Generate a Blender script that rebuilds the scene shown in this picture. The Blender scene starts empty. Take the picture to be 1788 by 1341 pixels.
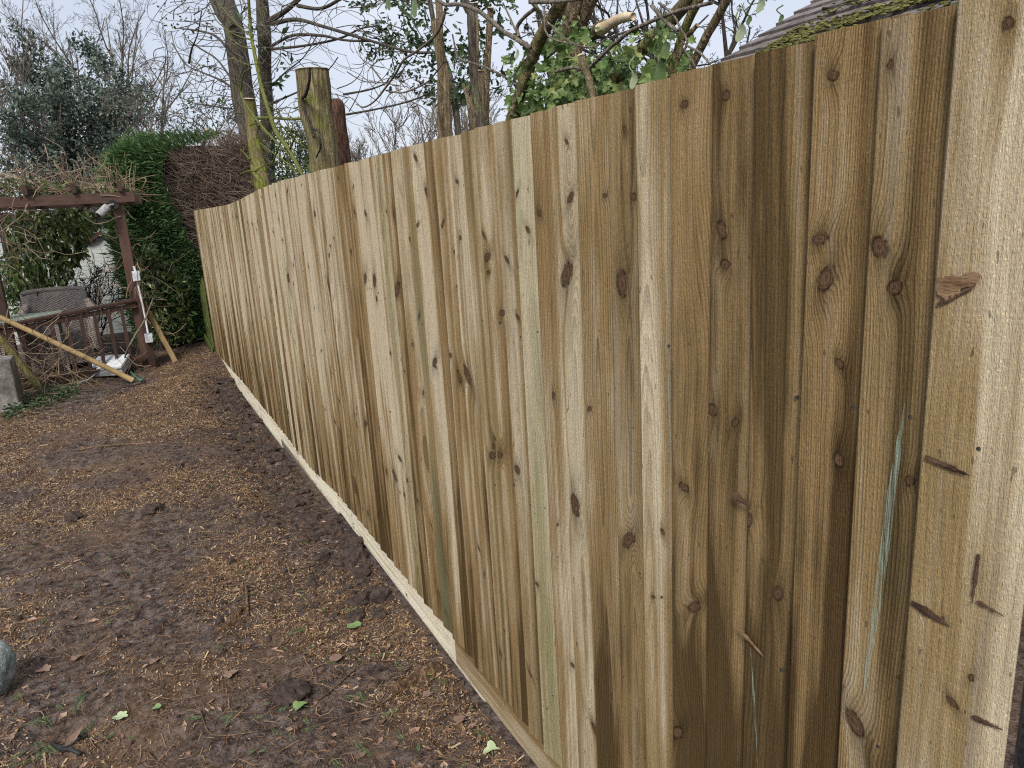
import bpy, math, random
import numpy as np
rnd = random.Random(7)
rng = np.random.default_rng(11)
sc = bpy.context.scene
COL = sc.collection

# ------------------------------------------------------------------ camera
F = 1280.5                                   # focal length in pixels of a 1788 px wide frame
YAW, PITCH, ROLL = 0.4703, 0.2443, 0.0588
CAM = np.array([-0.892, -0.565, 1.620])
fwd = np.array([math.cos(PITCH)*math.sin(YAW), math.cos(PITCH)*math.cos(YAW), -math.sin(PITCH)])
rgt0 = np.array([math.cos(YAW), -math.sin(YAW), 0.0])
dwn0 = np.cross(fwd, rgt0)
rgt = math.cos(ROLL)*rgt0 + math.sin(ROLL)*dwn0
dwn = -math.sin(ROLL)*rgt0 + math.cos(ROLL)*dwn0
from mathutils import Matrix, Vector
cd = bpy.data.cameras.new('camera'); cam = bpy.data.objects.new('camera', cd); COL.objects.link(cam)
cd.sensor_width = 36.0; cd.lens = F/1788*36.0; cd.clip_start = 0.05; cd.clip_end = 2000
m = Matrix.Identity(4)
for i in range(3):
    m[i][0] = rgt[i]; m[i][1] = -dwn[i]; m[i][2] = -fwd[i]; m[i][3] = CAM[i]
cam.matrix_world = m
sc.camera = cam

# ------------------------------------------------------------------ sky, sun, exposure
SUN_EL, SUN_AZ = math.radians(44), math.radians(216)      # azimuth clockwise from +Y
w = bpy.data.worlds.new('World'); sc.world = w; w.use_nodes = True
wt = w.node_tree; wt.nodes.clear()
sky = wt.nodes.new('ShaderNodeTexSky'); sky.sky_type = 'NISHITA'; sky.sun_disc = False
sky.sun_elevation = SUN_EL; sky.sun_rotation = SUN_AZ; sky.air_density = 1.0; sky.dust_density = 2.0; sky.ozone_density = 1.5
mx = wt.nodes.new('ShaderNodeMix'); mx.data_type = 'RGBA'
mx.inputs[0].default_value = 0.72
mx.inputs[7].default_value = (7.3, 7.7, 8.7, 1)           # even thin cloud cover
wt.links.new(sky.outputs[0], mx.inputs[6])
tcw = wt.nodes.new('ShaderNodeTexCoord'); nzw = wt.nodes.new('ShaderNodeTexNoise'); nzw.inputs['Scale'].default_value = 2.2; nzw.inputs['Detail'].default_value = 4.0
mrw = wt.nodes.new('ShaderNodeMapRange'); mrw.inputs[1].default_value = 0.3; mrw.inputs[2].default_value = 0.7; mrw.inputs[3].default_value = 0.60; mrw.inputs[4].default_value = 0.95
wt.links.new(tcw.outputs['Generated'], nzw.inputs['Vector']); wt.links.new(nzw.outputs[0], mrw.inputs[0]); wt.links.new(mrw.outputs[0], mx.inputs[0])
bg = wt.nodes.new('ShaderNodeBackground'); bg.inputs[1].default_value = 0.095
wo = wt.nodes.new('ShaderNodeOutputWorld')
wt.links.new(mx.outputs[2], bg.inputs[0]); wt.links.new(bg.outputs[0], wo.inputs[0])
sl = bpy.data.lights.new('sun', 'SUN'); sl.energy = 2.9; sl.angle = math.radians(16); sl.color = (1.0, 0.92, 0.80)
so = bpy.data.objects.new('sun', sl); COL.objects.link(so)
sd = Vector((math.cos(SUN_EL)*math.sin(SUN_AZ), math.cos(SUN_EL)*math.cos(SUN_AZ), math.sin(SUN_EL)))
so.rotation_euler = sd.to_track_quat('Z', 'Y').to_euler()
so.location = (-3, -3, 6)
vs = sc.view_settings; vs.view_transform = 'Standard'; vs.look = 'None'; vs.gamma = 1.0; vs.exposure = 0.3
vs.use_curve_mapping = False
sc.cycles.use_denoising = False; sc.cycles.filter_width = 1.15; sc.cycles.use_adaptive_sampling = True; sc.cycles.adaptive_threshold = 0.02
sc.cycles.max_bounces = 4; sc.cycles.diffuse_bounces = 2; sc.cycles.glossy_bounces = 1; sc.cycles.transmission_bounces = 2; sc.cycles.transparent_max_bounces = 4

# ------------------------------------------------------------------ helpers: place
def ray(px, py):
    return rgt*((px-894)/F) + dwn*((py-670.5)/F) + fwd
def at(px, py, d): return CAM + ray(px, py)*d
def onx(px, py, x=0.0): r = ray(px, py); return CAM + r*((x-CAM[0])/r[0])
def ony(px, py, y): r = ray(px, py); return CAM + r*((y-CAM[1])/r[1])
def onz(px, py, z=-0.15): r = ray(px, py); return CAM + r*((z-CAM[2])/r[2])

def vnoise(x, y, seed=0):
    x = np.asarray(x, float); y = np.asarray(y, float)
    xi = np.floor(x).astype(np.int64); yi = np.floor(y).astype(np.int64); xf = x-xi; yf = y-yi
    def h(a, b):
        n = (a*374761393 + b*668265263 + seed*974634777) & 0xffffffff
        n = ((n ^ (n >> 13))*1274126177) & 0xffffffff
        n = n ^ (n >> 16)
        return (n & 0xffff)/65535.0
    u = xf*xf*(3-2*xf); v = yf*yf*(3-2*yf)
    return (h(xi, yi)*(1-u)+h(xi+1, yi)*u)*(1-v) + (h(xi, yi+1)*(1-u)+h(xi+1, yi+1)*u)*v

# ------------------------------------------------------------------ helpers: objects
def tag(o, label=None, cat=None, group=None, kind=None):
    if label: o['label'] = label
    if cat: o['category'] = cat
    if group: o['group'] = group
    if kind: o['kind'] = kind
    return o
def thing(name, label, cat, loc, group=None):
    o = bpy.data.objects.new(name, None); COL.objects.link(o); o.empty_display_size = 0.1
    o.location = tuple(float(c) for c in loc)
    return tag(o, label, cat, group)
def wloc(o):
    v = np.zeros(3)
    while o is not None:
        v = v + np.array(o.location); o = o.parent
    return v
class MB:
    """collects verts and faces in world space, builds one mesh object"""
    def __init__(s): s.V = []; s.Fc = []; s.n = 0
    def add(s, v, f):
        v = np.asarray(v, float).reshape(-1, 3); s.V.append(v)
        for a in f: s.Fc.append(np.asarray(a, np.int64) + s.n)
        s.n += len(v)
    def box(s, c, size, rot=None, taper=1.0):
        hx, hy, hz = np.array(size)/2
        p = np.array([[-hx,-hy,-hz],[hx,-hy,-hz],[hx,hy,-hz],[-hx,hy,-hz],[-hx*taper,-hy*taper,hz],[hx*taper,-hy*taper,hz],[hx*taper,hy*taper,hz],[-hx*taper,hy*taper,hz]])
        if rot is not None: p = p @ np.array(rot).T
        s.add(p+np.array(c), [np.array([[0,3,2,1],[4,5,6,7],[0,1,5,4],[1,2,6,5],[2,3,7,6],[3,0,4,7]])])
    def beam(s, a, b, wdt, hgt, up=(0,0,1), bev=0.0):
        """box along a-b, chamfered edges"""
        a = np.array(a, float); b = np.array(b, float); t = b-a; t /= np.linalg.norm(t)
        u = np.array(up, float); r = np.cross(t, u); r /= np.linalg.norm(r); u = np.cross(r, t)
        hw, hh = wdt/2, hgt/2
        if bev <= 0: pr = [(-hw,-hh),(hw,-hh),(hw,hh),(-hw,hh)]
        else: pr = [(-hw+bev,-hh),(hw-bev,-hh),(hw,-hh+bev),(hw,hh-bev),(hw-bev,hh),(-hw+bev,hh),(-hw,hh-bev),(-hw,-hh+bev)]
        k = len(pr)
        v = [a+r*x+u*y for x, y in pr] + [b+r*x+u*y for x, y in pr]
        s.add(v, [np.array([[i,(i+1)%k,k+(i+1)%k,k+i] for i in range(k)])])
        s.add(v, [np.array([list(range(k))[::-1]]), np.array([[k+i for i in range(k)]])])
    def tube(s, pts, rad, sides=6, cap=True, rough=0.0, seed=0):
        pts = np.asarray(pts, float); n = len(pts); rad = np.broadcast_to(np.asarray(rad, float), (n,))
        t = np.gradient(pts, axis=0); t /= (np.linalg.norm(t, axis=1)[:, None]+1e-12)
        ref = np.array([0.31, 0.17, 0.93]) if abs(t[:, 2]).mean() < 0.85 else np.array([0.95, 0.21, 0.11])
        r = np.cross(t, ref); r /= (np.linalg.norm(r, axis=1)[:, None]+1e-12); u = np.cross(r, t)
        a = np.arange(sides)*2*np.pi/sides
        R = rad[:, None]*np.ones(sides)[None]
        if rough > 0:
            L = np.concatenate([[0], np.cumsum(np.linalg.norm(np.diff(pts, axis=0), axis=1))])
            rr = rad.max()
            nz = vnoise(a[None]*2.2+L[:, None]*0.15/rr, L[:, None]*0.45/rr+0*a[None], seed) - 0.5
            nz2 = vnoise(a[None]*7+seed, L[:, None]*1.2/rr+0*a[None], seed+5) - 0.5
            nz[:, :] = nz*1.0; R = R*(1+rough*(nz*2+nz2))
        v = pts[:, None, :] + R[:, :, None]*(r[:, None, :]*np.cos(a)[None, :, None] + u[:, None, :]*np.sin(a)[None, :, None])
        i = np.arange(n-1)[:, None]*sides; j = np.arange(sides)[None]; j2 = (j+1) % sides
        q = np.stack([i+j, i+j2, i+sides+j2, i+sides+j], -1).reshape(-1, 4)
        fs = [q]
        if cap: fs += [np.array([list(range(sides))]), np.array([[(n-1)*sides+k for k in range(sides)][::-1]])]
        s.add(v.reshape(-1, 3), fs)
    def tubes(s, P, R, sides=3):
        """many curves of the same number of points at once: P (m,n,3), R (m,n)"""
        P = np.asarray(P, float); m_, n = P.shape[:2]
        t = np.gradient(P, axis=1); t /= (np.linalg.norm(t, axis=2)[..., None]+1e-12)
        ref = np.where((np.abs(t[..., 2]).mean(1) < 0.85)[:, None], np.array([[0.31,0.17,0.93]]), np.array([[0.95,0.21,0.11]]))[:, None, :]
        r = np.cross(t, np.broadcast_to(ref, t.shape)); r /= (np.linalg.norm(r, axis=2)[..., None]+1e-12); u = np.cross(r, t)
        a = np.arange(sides)*2*np.pi/sides
        V = P[:, :, None, :]+R[:, :, None, None]*(r[:, :, None, :]*np.cos(a)[None, None, :, None]+u[:, :, None, :]*np.sin(a)[None, None, :, None])
        o = (np.arange(m_)*n*sides)[:, None, None]+(np.arange(n-1)*sides)[None, :, None]; j = np.arange(sides)[None, None]; j2 = (j+1) % sides
        s.add(V.reshape(-1, 3), [np.stack([o+j, o+j2, o+sides+j2, o+sides+j], -1).reshape(-1, 4)])
    def shaped(s, c, d, nrm, ln, tpl, cup=0.12):
        """many leaves with an outline: tpl = 2-D outline (along, across) with its base at 0,0"""
        tpl = np.asarray(tpl, float); k = len(tpl); n = len(c); d = d/(np.linalg.norm(d, axis=1)[:, None]+1e-9)
        sd_ = np.cross(nrm, d); sd_ /= (np.linalg.norm(sd_, axis=1)[:, None]+1e-9); nr = np.cross(d, sd_); ln = np.broadcast_to(ln, (n,))[:, None, None]
        mid = np.array([[0.45, 0.0]]); T = np.concatenate([mid, tpl]); H = np.concatenate([[-1.0], np.abs(tpl[:, 1])*1.2-0.3*tpl[:, 0]])*cup
        V = c[:, None, :]+ln*(d[:, None, :]*T[None, :, :1]+sd_[:, None, :]*T[None, :, 1:]+nr[:, None, :]*H[None, :, None])
        f = np.array([[0, 1+i, 1+(i+1) % k] for i in range(k)])
        s.add(V.reshape(-1, 3), [(f[None]+(np.arange(n)*(k+1))[:, None, None]).reshape(-1, 3)])
    def leaves(s, c, d, nrm, ln, wd, fold=0.25):
        """many leaves at once: base c, direction d, normal nrm, length, width"""
        c = np.asarray(c, float); n = len(c)
        d = d/(np.linalg.norm(d, axis=1)[:, None]+1e-9)
        sd_ = np.cross(nrm, d); sd_ /= (np.linalg.norm(sd_, axis=1)[:, None]+1e-9); nr = np.cross(d, sd_)
        ln = np.broadcast_to(ln, (n,))[:, None]; wd = np.broadcast_to(wd, (n,))[:, None]
        b = c; mdl = c+d*ln*0.5-nr*wd*fold; t = c+d*ln-nr*ln*0.08
        l = c+d*ln*0.42+sd_*wd*0.5; r_ = c+d*ln*0.42-sd_*wd*0.5
        v = np.stack([b, r_, mdl, l, t], 1).reshape(-1, 3)
        o = (np.arange(n)*5)[:, None, None]
        f = (np.array([[0,1,2],[1,4,2],[0,2,3],[3,2,4]])[None]+o).reshape(-1, 3)
        s.add(v, [f])
    def quads(s, c, a, b):
        """many flat pieces: centre c, half vectors a, b"""
        n = len(c); v = np.stack([c-a-b, c+a-b, c+a+b, c-a+b], 1).reshape(-1, 3)
        s.add(v, [(np.arange(4)[None]+(np.arange(n)*4)[:, None])])
    def build(s, name, mat, parent=None, loc=None, smooth=False, label=None, mats=None):
        V = np.concatenate(s.V)
        base = np.array(loc, float) if loc is not None else (wloc(parent) if parent is not None else V.min(0)*0+np.array([V[:,0].mean(), V[:,1].mean(), V[:,2].min()]))
        me = bpy.data.meshes.new(name)
        sizes = np.concatenate([np.full(len(f), f.shape[1]) if f.ndim == 2 else np.array([len(f)]) for f in s.Fc])
        idx = np.concatenate([f.ravel() for f in s.Fc])
        me.vertices.add(len(V)); me.vertices.foreach_set('co', (V-base).astype(np.float32).ravel())
        me.loops.add(len(idx)); me.loops.foreach_set('vertex_index', idx.astype(np.int32))
        me.polygons.add(len(sizes)); st = np.concatenate([[0], np.cumsum(sizes)[:-1]])
        me.polygons.foreach_set('loop_start', st.astype(np.int32))
        me.polygons.foreach_set('use_smooth', np.full(len(sizes), bool(smooth)))
        me.update(calc_edges=True); me.validate()
        if mat is not None: me.materials.append(mat)
        o = bpy.data.objects.new(name, me); COL.objects.link(o)
        if parent is not None:
            o.parent = parent
            o.location = tuple(base - wloc(parent))
        else: o.location = tuple(base)
        if label: o['label'] = label
        return o
def inst(name, me, parent, loc, rot=None, scale=None):
    o = bpy.data.objects.new(name, me); COL.objects.link(o); o.parent = parent
    o.location = tuple(np.array(loc)-(wloc(parent) if parent is not None else 0))
    if rot is not None: o.rotation_euler = rot
    if scale is not None: o.scale = scale
    return o
def spline(pts, k=5):
    P = np.asarray(pts, float); n = len(P)
    if n < 3:
        t = np.linspace(0, 1, k+1)[:, None]; return P[0]*(1-t)+P[1]*t
    Q = np.vstack([2*P[0]-P[1], P, 2*P[-1]-P[-2]]); out = []
    for i in range(1, n):
        p0, p1, p2, p3 = Q[i-1], Q[i], Q[i+1], Q[i+2]
        for t in np.arange(k)/k:
            out.append(0.5*((2*p1)+(-p0+p2)*t+(2*p0-5*p1+4*p2-p3)*t*t+(-p0+3*p1-3*p2+p3)*t**3))
    out.append(P[-1]); return np.array(out)
def pxline(pp, d, k=5):
    """curve through picture points at depth d (one number or one for each point)"""
    d = np.broadcast_to(np.asarray(d, float), (len(pp),))
    return spline([at(p[0], p[1], dd) for p, dd in zip(pp, d)], k)
def rvec(n): v = rng.normal(size=(n, 3)); return v/np.linalg.norm(v, axis=1)[:, None]

# ------------------------------------------------------------------ helpers: shader nodes
class X:
    def __init__(s, sh, k): s.sh = sh; s.k = k
    def _m(s, op, o=None, o2=None): return s.sh.math(op, s, o, o2)
    def __add__(s, o): return s._m('ADD', o)
    __radd__ = __add__
    def __sub__(s, o): return s._m('SUBTRACT', o)
    def __rsub__(s, o): return s.sh.math('SUBTRACT', o, s)
    def __mul__(s, o): return s._m('MULTIPLY', o)
    __rmul__ = __mul__
    def __truediv__(s, o): return s._m('DIVIDE', o)
class Sh:
    def __init__(s, name):
        s.m = bpy.data.materials.new(name); s.m.use_nodes = True; s.t = s.m.node_tree
        s.t.nodes.clear()
        s.bs = s.t.nodes.new('ShaderNodeBsdfPrincipled'); s.o = s.t.nodes.new('ShaderNodeOutputMaterial')
        s.t.links.new(s.bs.outputs[0], s.o.inputs[0])
        s.bs.inputs['Specular IOR Level'].default_value = 0.25
    def put(s, sock, v):
        if isinstance(v, X): s.t.links.new(v.k, sock)
        elif v is not None:
            if hasattr(sock.default_value, '__len__') and not hasattr(v, '__len__'): v = [v]*len(sock.default_value)
            if hasattr(sock.default_value, '__len__') and len(sock.default_value) == 4 and len(v) == 3: v = (*v, 1)
            sock.default_value = v
    def math(s, op, a, b=None, c=None, clamp=False):
        n = s.t.nodes.new('ShaderNodeMath'); n.operation = op; n.use_clamp = clamp
        s.put(n.inputs[0], a); s.put(n.inputs[1], b); s.put(n.inputs[2], c); return X(s, n.outputs[0])
    def clamp(s, a): return s.math('MULTIPLY', a, 1.0, clamp=True)
    def co(s, kind='Object'):
        n = s.t.nodes.new('ShaderNodeTexCoord'); return X(s, n.outputs[kind])
    def pos(s): n = s.t.nodes.new('ShaderNodeNewGeometry'); return X(s, n.outputs['Position'])
    def island(s): n = s.t.nodes.new('ShaderNodeNewGeometry'); return X(s, n.outputs['Random Per Island'])
    def orand(s): n = s.t.nodes.new('ShaderNodeObjectInfo'); return X(s, n.outputs['Random'])
    def normz(s):
        n = s.t.nodes.new('ShaderNodeNewGeometry'); return s.sep(X(s, n.outputs['Normal']))[2]
    def sep(s, v):
        n = s.t.nodes.new('ShaderNodeSeparateXYZ'); s.put(n.inputs[0], v); return [X(s, n.outputs[i]) for i in range(3)]
    def xyz(s, a, b, c):
        n = s.t.nodes.new('ShaderNodeCombineXYZ'); s.put(n.inputs[0], a); s.put(n.inputs[1], b); s.put(n.inputs[2], c); return X(s, n.outputs[0])
    def attr(s, name, vec=False):
        n = s.t.nodes.new('ShaderNodeAttribute'); n.attribute_type = 'OBJECT'; n.attribute_name = name
        return X(s, n.outputs['Vector' if vec else 'Fac'])
    def noise(s, v, scale=1.0, detail=2.0, rough=0.5, dist=0.0):
        n = s.t.nodes.new('ShaderNodeTexNoise'); s.put(n.inputs['Vector'], v); n.inputs['Scale'].default_value = scale
        n.inputs['Detail'].default_value = detail; n.inputs['Roughness'].default_value = rough; n.inputs['Distortion'].default_value = dist
        return X(s, n.outputs[0])
    def voro(s, v, scale=1.0, feat='F1', out='Distance', rnd_=1.0):
        n = s.t.nodes.new('ShaderNodeTexVoronoi'); n.feature = feat; s.put(n.inputs['Vector'], v); n.inputs['Scale'].default_value = scale
        n.inputs['Randomness'].default_value = rnd_
        return X(s, n.outputs[out])
    def smooth(s, x, a, b, lo=0.0, hi=1.0):
        n = s.t.nodes.new('ShaderNodeMapRange'); n.interpolation_type = 'SMOOTHSTEP'; s.put(n.inputs[0], x)
        s.put(n.inputs[1], a); s.put(n.inputs[2], b); s.put(n.inputs[3], lo); s.put(n.inputs[4], hi); return X(s, n.outputs[0])
    def mix(s, f, a, b, mode='MIX'):
        n = s.t.nodes.new('ShaderNodeMix'); n.data_type = 'RGBA'; n.blend_type = mode
        s.put(n.inputs[0], f); s.put(n.inputs[6], a); s.put(n.inputs[7], b); return X(s, n.outputs[2])
    def gain(s, c, g):
        n = s.t.nodes.new('ShaderNodeVectorMath'); n.operation = 'SCALE'; s.put(n.inputs[0], c); s.put(n.inputs['Scale'], g); return X(s, n.outputs[0])
    def ramp(s, f, stops):
        n = s.t.nodes.new('ShaderNodeValToRGB'); e = n.color_ramp.elements
        while len(e) < len(stops): e.new(0.5)
        for q, (p, c) in zip(e, stops): q.position = p; q.color = (*c, 1)
        s.put(n.inputs[0], f); return X(s, n.outputs[0])
    def bump(s, h, dist=0.002, strength=1.0):
        n = s.t.nodes.new('ShaderNodeBump'); n.inputs['Distance'].default_value = dist; n.inputs['Strength'].default_value = strength
        s.put(n.inputs['Height'], h); s.t.links.new(n.outputs[0], s.bs.inputs['Normal'])
    def done(s, col, rough=0.8, spec=None):
        s.put(s.bs.inputs['Base Color'], col); s.put(s.bs.inputs['Roughness'], rough)
        if spec is not None: s.bs.inputs['Specular IOR Level'].default_value = spec
        return s.m

def m_simple(name, stops, scale=8.0, rough=0.85, bump=0.003, bscale=40.0, stretch=(1,1,1), detail=4, spec=0.25):
    s = Sh(name); c = s.co(); x, y, z = s.sep(c); p = s.xyz(x*stretch[0], y*stretch[1], z*stretch[2])
    n = s.noise(p, scale, detail, 0.6); n2 = s.noise(p, bscale, 3, 0.65)
    col = s.ramp(s.clamp((n-0.5)*1.6+0.5+(n2-0.5)*0.5), stops)
    if bump: s.bump(n2, bump)
    return s.done(col, rough, spec)
def m_leaf(name, stops, rough=0.45, vary=0.35, trans=0.2, spec=0.4):
    s = Sh(name); r = s.island(); p = s.pos(); n = s.noise(p, 3.0, 2)
    col = s.ramp(s.clamp(r*(1-vary)+(n-0.5)*1.4*vary+vary*0.5), stops)
    s.bs.inputs['Subsurface Weight'].default_value = 0.0
    s.done(col, rough, spec)
    if trans > 0:
        tr = s.t.nodes.new('ShaderNodeBsdfTranslucent'); s.put(tr.inputs[0], col)
        mixn = s.t.nodes.new('ShaderNodeMixShader'); mixn.inputs[0].default_value = trans
        s.t.links.new(s.bs.outputs[0], mixn.inputs[1]); s.t.links.new(tr.outputs[0], mixn.inputs[2]); s.t.links.new(mixn.outputs[0], s.o.inputs[0])
    return s.m
def m_bark(name, c0, c1, moss=None, mossamt=0.0, ridge=60.0, stretch=0.12, rough=0.9, bump=0.006):
    s = Sh(name); x, y, z = s.sep(s.co())
    p = s.xyz(x, y, z*stretch); n = s.noise(p, ridge, 4, 0.65, 0.6); lo = s.noise(s.co(), 4.0, 3, 0.6)
    f = s.smooth(n, 0.3, 0.68)
    col = s.mix(f, c0, c1)
    col = s.gain(col, lo*0.9+0.55)
    if moss:
        mm = s.smooth(s.noise(s.co(), 7.0, 4, 0.65)+s.noise(p, ridge*0.5, 2)*0.3, 0.82-mossamt*0.55, 0.98-mossamt*0.45)
        col = s.mix(mm, col, s.gain(s.mix(s.noise(s.co(), 30, 2), moss, (moss[0]*1.5, moss[1]*1.35, moss[2]*1.2)), f*0.5+0.65))
    s.bump(f+n*0.5, bump*2.0)
    return s.done(col, rough, 0.08)

# ------------------------------------------------------------------ wood of the fence boards
NK = 5
def m_wood(name, PALE=(0.480,0.412,0.288), MID=(0.240,0.164,0.077), DARK=(0.042,0.025,0.010), dirt=False):
    s = Sh(name)
    _, u, v = s.sep(s.co())
    seed = s.attr('grain_seed'); tone = s.attr('tone'); cut = s.attr('cut'); pith = s.attr('pith'); green = s.attr('green'); foot_tone = s.attr('foot_tone')
    w1 = s.noise(s.xyz(u*2.0+seed*3.1, v*0.9, seed), 1.0, 1.0)-0.5
    w2 = s.noise(s.xyz(v*1.3, seed*5.7, u*3), 1.0, 1.0)-0.5
    d = cut + w1*0.075
    du = u-pith+w2*0.03
    rho = s.math('SQRT', du*du+d*d)
    kw = s.noise(s.xyz(u*120, v*75, seed*3), 1.0, 1.0)
    uk = u+(kw-0.5)*0.006
    qm = None; hm = None
    for i in range(NK):
        kx, ky, kr = s.sep(s.attr('knot_%d' % (i+1), True))
        dv = v-ky; asp = s.math('FRACT', kx*97.3)*1.0+0.7; shr = (s.math('FRACT', ky*53.7)-0.5)*1.3
        a = (s.math('MULTIPLY_ADD', dv, shr, uk)-kx)/kr; b = dv/(kr*asp); a2 = a*a; b2 = b*b
        q = a2+b2; q2 = s.math('MULTIPLY_ADD', b2, 0.11, a2*0.5)
        rho = s.math('MULTIPLY_ADD', s.math('EXPONENT', q2*(-0.55)), kr*1.15, rho)
        qm = q if qm is None else s.math('MINIMUM', qm, q); hm = q2 if hm is None else s.math('MINIMUM', hm, q2)
    qm = qm*(kw*0.6+0.7)
    core = s.smooth(qm, 0.55, 1.05, 1.0, 0.0)
    rim = s.smooth(qm, 0.45, 0.95)*s.smooth(qm, 0.95, 1.9, 1.0, 0.0)*s.smooth(kw, 0.3, 0.6)
    halo = s.math('EXPONENT', hm*(-0.85))
    rip = s.noise(s.xyz(u*45, v*4, seed*9), 1.0, 1.0)
    ph = rho*s.attr('ring_rate')*(w2*0.5+1.0)+rip*1.5
    fr = s.math('FRACT', ph)
    late = s.smooth(fr, 0.25, 0.86)*s.smooth(fr, 0.90, 1.0, 1.0, 0.0)
    rn = s.noise(s.xyz(s.math('FLOOR', ph)*0.73, v*0.5, seed), 1.0, 1.0)
    late = late*s.smooth(rn, 0.25, 0.65, 0.3, 1.0)*s.attr('ring_gain')
    streak = s.noise(s.xyz(rho*34, v*0.22, seed*3.3), 1.0, 2.0, 0.6)
    blot = s.noise(s.xyz(u*11+seed*2, v*1.5, seed*1.7), 1.0, 3.0, 0.62)
    fib = s.noise(s.xyz(u*430, v*11, seed), 1.0, 1.0, 0.6)
    fine = s.noise(s.xyz(u*560, v*120, seed), 1.0, 2.0, 0.75)
    saw = s.noise(s.xyz(u*14, v*230+u*20, seed), 1.0, 1.0, 0.6)
    foot_mask = s.smooth(v+(s.noise(s.xyz(u*16, v*1.4, seed*4.1), 1.0, 2.0)-0.5)*1.3, 0.0, 1.15, 1.0, 0.0)*0.55  # uneven mask: boards turn browner and darker towards the foot
    k = s.clamp(tone+(streak-0.5)*s.attr('streak_gain')+(blot-0.5)*1.5+foot_tone*foot_mask)
    col = s.mix(s.smooth(k, 0.0, 0.62), PALE, MID)
    col = s.mix(s.smooth(k, 0.55, 1.15), col, DARK)
    col = s.mix(s.smooth(streak, 0.58, 0.72)*0.3, col, (0.25,0.155,0.068))                 # resin-brown bands
    col = s.mix(green*s.smooth(blot, 0.3, 0.65), col, (0.30,0.335,0.19))                   # preservative tint
    col = s.gain(col, 1.16-late*0.62)
    col = s.gain(col, fib*0.42+0.79)
    col = s.gain(col, fine*0.8+0.6)
    grey = s.smooth(s.noise(s.xyz(u*35, v*1.1, seed*6.1), 1.0, 2.0), 0.52, 0.75)*s.smooth(k, 0.5, 0.95, 0.5, 0.0)
    col = s.mix(grey, col, s.gain((0.32,0.29,0.24), 1.0-late*0.3))
    col = s.mix(halo*0.75, col, s.gain(col, 0.40))
    kring = s.math('SINE', s.math('SQRT', qm)*13.0+kw*5.0)*0.5+0.5
    kc = s.mix(kring*0.4+kw*0.5, (0.045,0.026,0.016), (0.17,0.105,0.062))
    col = s.mix(core, col, kc)
    col = s.mix(rim*0.9, col, (0.022,0.012,0.007))
    speck = s.smooth(s.noise(s.xyz(u*430, v*300, seed*2.3), 1.0, 1.0), 0.66, 0.74)
    col = s.mix(speck*0.6, col, s.gain(col, 1.9))
    pit = s.smooth(s.noise(s.xyz(u*130, v*38, seed*8.3), 1.0, 1.0), 0.715, 0.765)
    col = s.mix(pit*0.6, col, (0.06,0.04,0.025))
    s.bump(fib*0.9+fine*1.5+saw*0.3, 0.0013, 1.0)
    if dirt:                                                                               # mud splashed along the bottom edge
        md_ = s.smooth(u+(s.noise(s.xyz(u*40, v*30, seed), 1.0, 4.0, 0.7)-0.5)*0.10, -0.022, 0.022)
        col = s.mix(md_*0.85, col, (0.075,0.052,0.038))
        col = s.mix(s.smooth(s.noise(s.xyz(u*9, v*2.2, seed*5), 1.0, 3.0), 0.5, 0.75)*0.35, col, (0.40,0.33,0.22))
    return s.done(col, 0.85, 0.06)

M = {}
M['board'] = m_wood('feather_edge_wood')
M['gravel_pale'] = m_wood('fresh_pale_wood', PALE=(0.76,0.71,0.56), MID=(0.66,0.58,0.42), DARK=(0.42,0.33,0.19), dirt=True)
M['bark_scar'] = m_simple('bark_scar', [(0.2,(0.03,0.018,0.012)),(0.8,(0.12,0.07,0.045))], 30, 0.9, 0.002, 200)
M['torn'] = m_simple('torn_wood', [(0.2,(0.13,0.075,0.04)),(0.8,(0.30,0.20,0.115))], 60, 0.8, 0.002, 300, (1,0.2,1))
M['nail'] = m_simple('nail_steel', [(0.3,(0.015,0.014,0.013)),(0.8,(0.08,0.08,0.08))], 200, 0.5, 0, spec=0.5)

# ------------------------------------------------------------------ the fence
ZT = lambda y: float(np.interp(y, [0,4.2,4.9,5.4,5.95,6.6,10.2], [1.813,1.811,1.792,1.770,1.747,1.729,1.730]))
ZB = lambda y: float(np.interp(y, [0,3.6,4.3,5.2,6.3,7.3,8.3,9.6], [0.0,0.004,-0.055,-0.045,-0.05,-0.045,-0.08,-0.10]))
fence = thing('closeboard_fence', 'long new feather-edge timber fence of overlapping vertical boards running the length of the garden', 'fence', (0.0, 4.9, -0.16))
def board_mesh(name, wd, hgt, tk, tn, seed):
    r = np.random.default_rng(seed)
    nz = 10; us = np.array([0.0, 0.02, 0.05, 0.085, wd-0.003, wd])
    prof = []
    for q in us: prof.append((-(tn+(tk-tn)*q/wd) + (0.0012 if q in (0.0,) else 0) + (0.0025 if q == wd else 0), q))
    prof += [(-(tk-tn)*0.25, wd), (0.0, 0.0)]
    k = len(prof); bow = r.normal(0, 0.0012); tw = r.normal(0, 0.0016); lean = r.normal(0, 0.0008)
    V = []
    for i in range(nz+1):
        t = i/nz; o = bow*math.sin(math.pi*t)*2
        for x, q in prof: V.append((x+o+tw*(t-0.5)*(q/wd-0.5)*2, q+lean*math.sin(3*t), hgt*t))
    Fq = [[i*k+j, i*k+(j+1)%k, (i+1)*k+(j+1)%k, (i+1)*k+j] for i in range(nz) for j in range(k)]
    me = bpy.data.meshes.new(name); me.from_pydata(V, [], Fq+[list(range(k))[::-1], [nz*k+j for j in range(k)]]); me.update()
    return me
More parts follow.
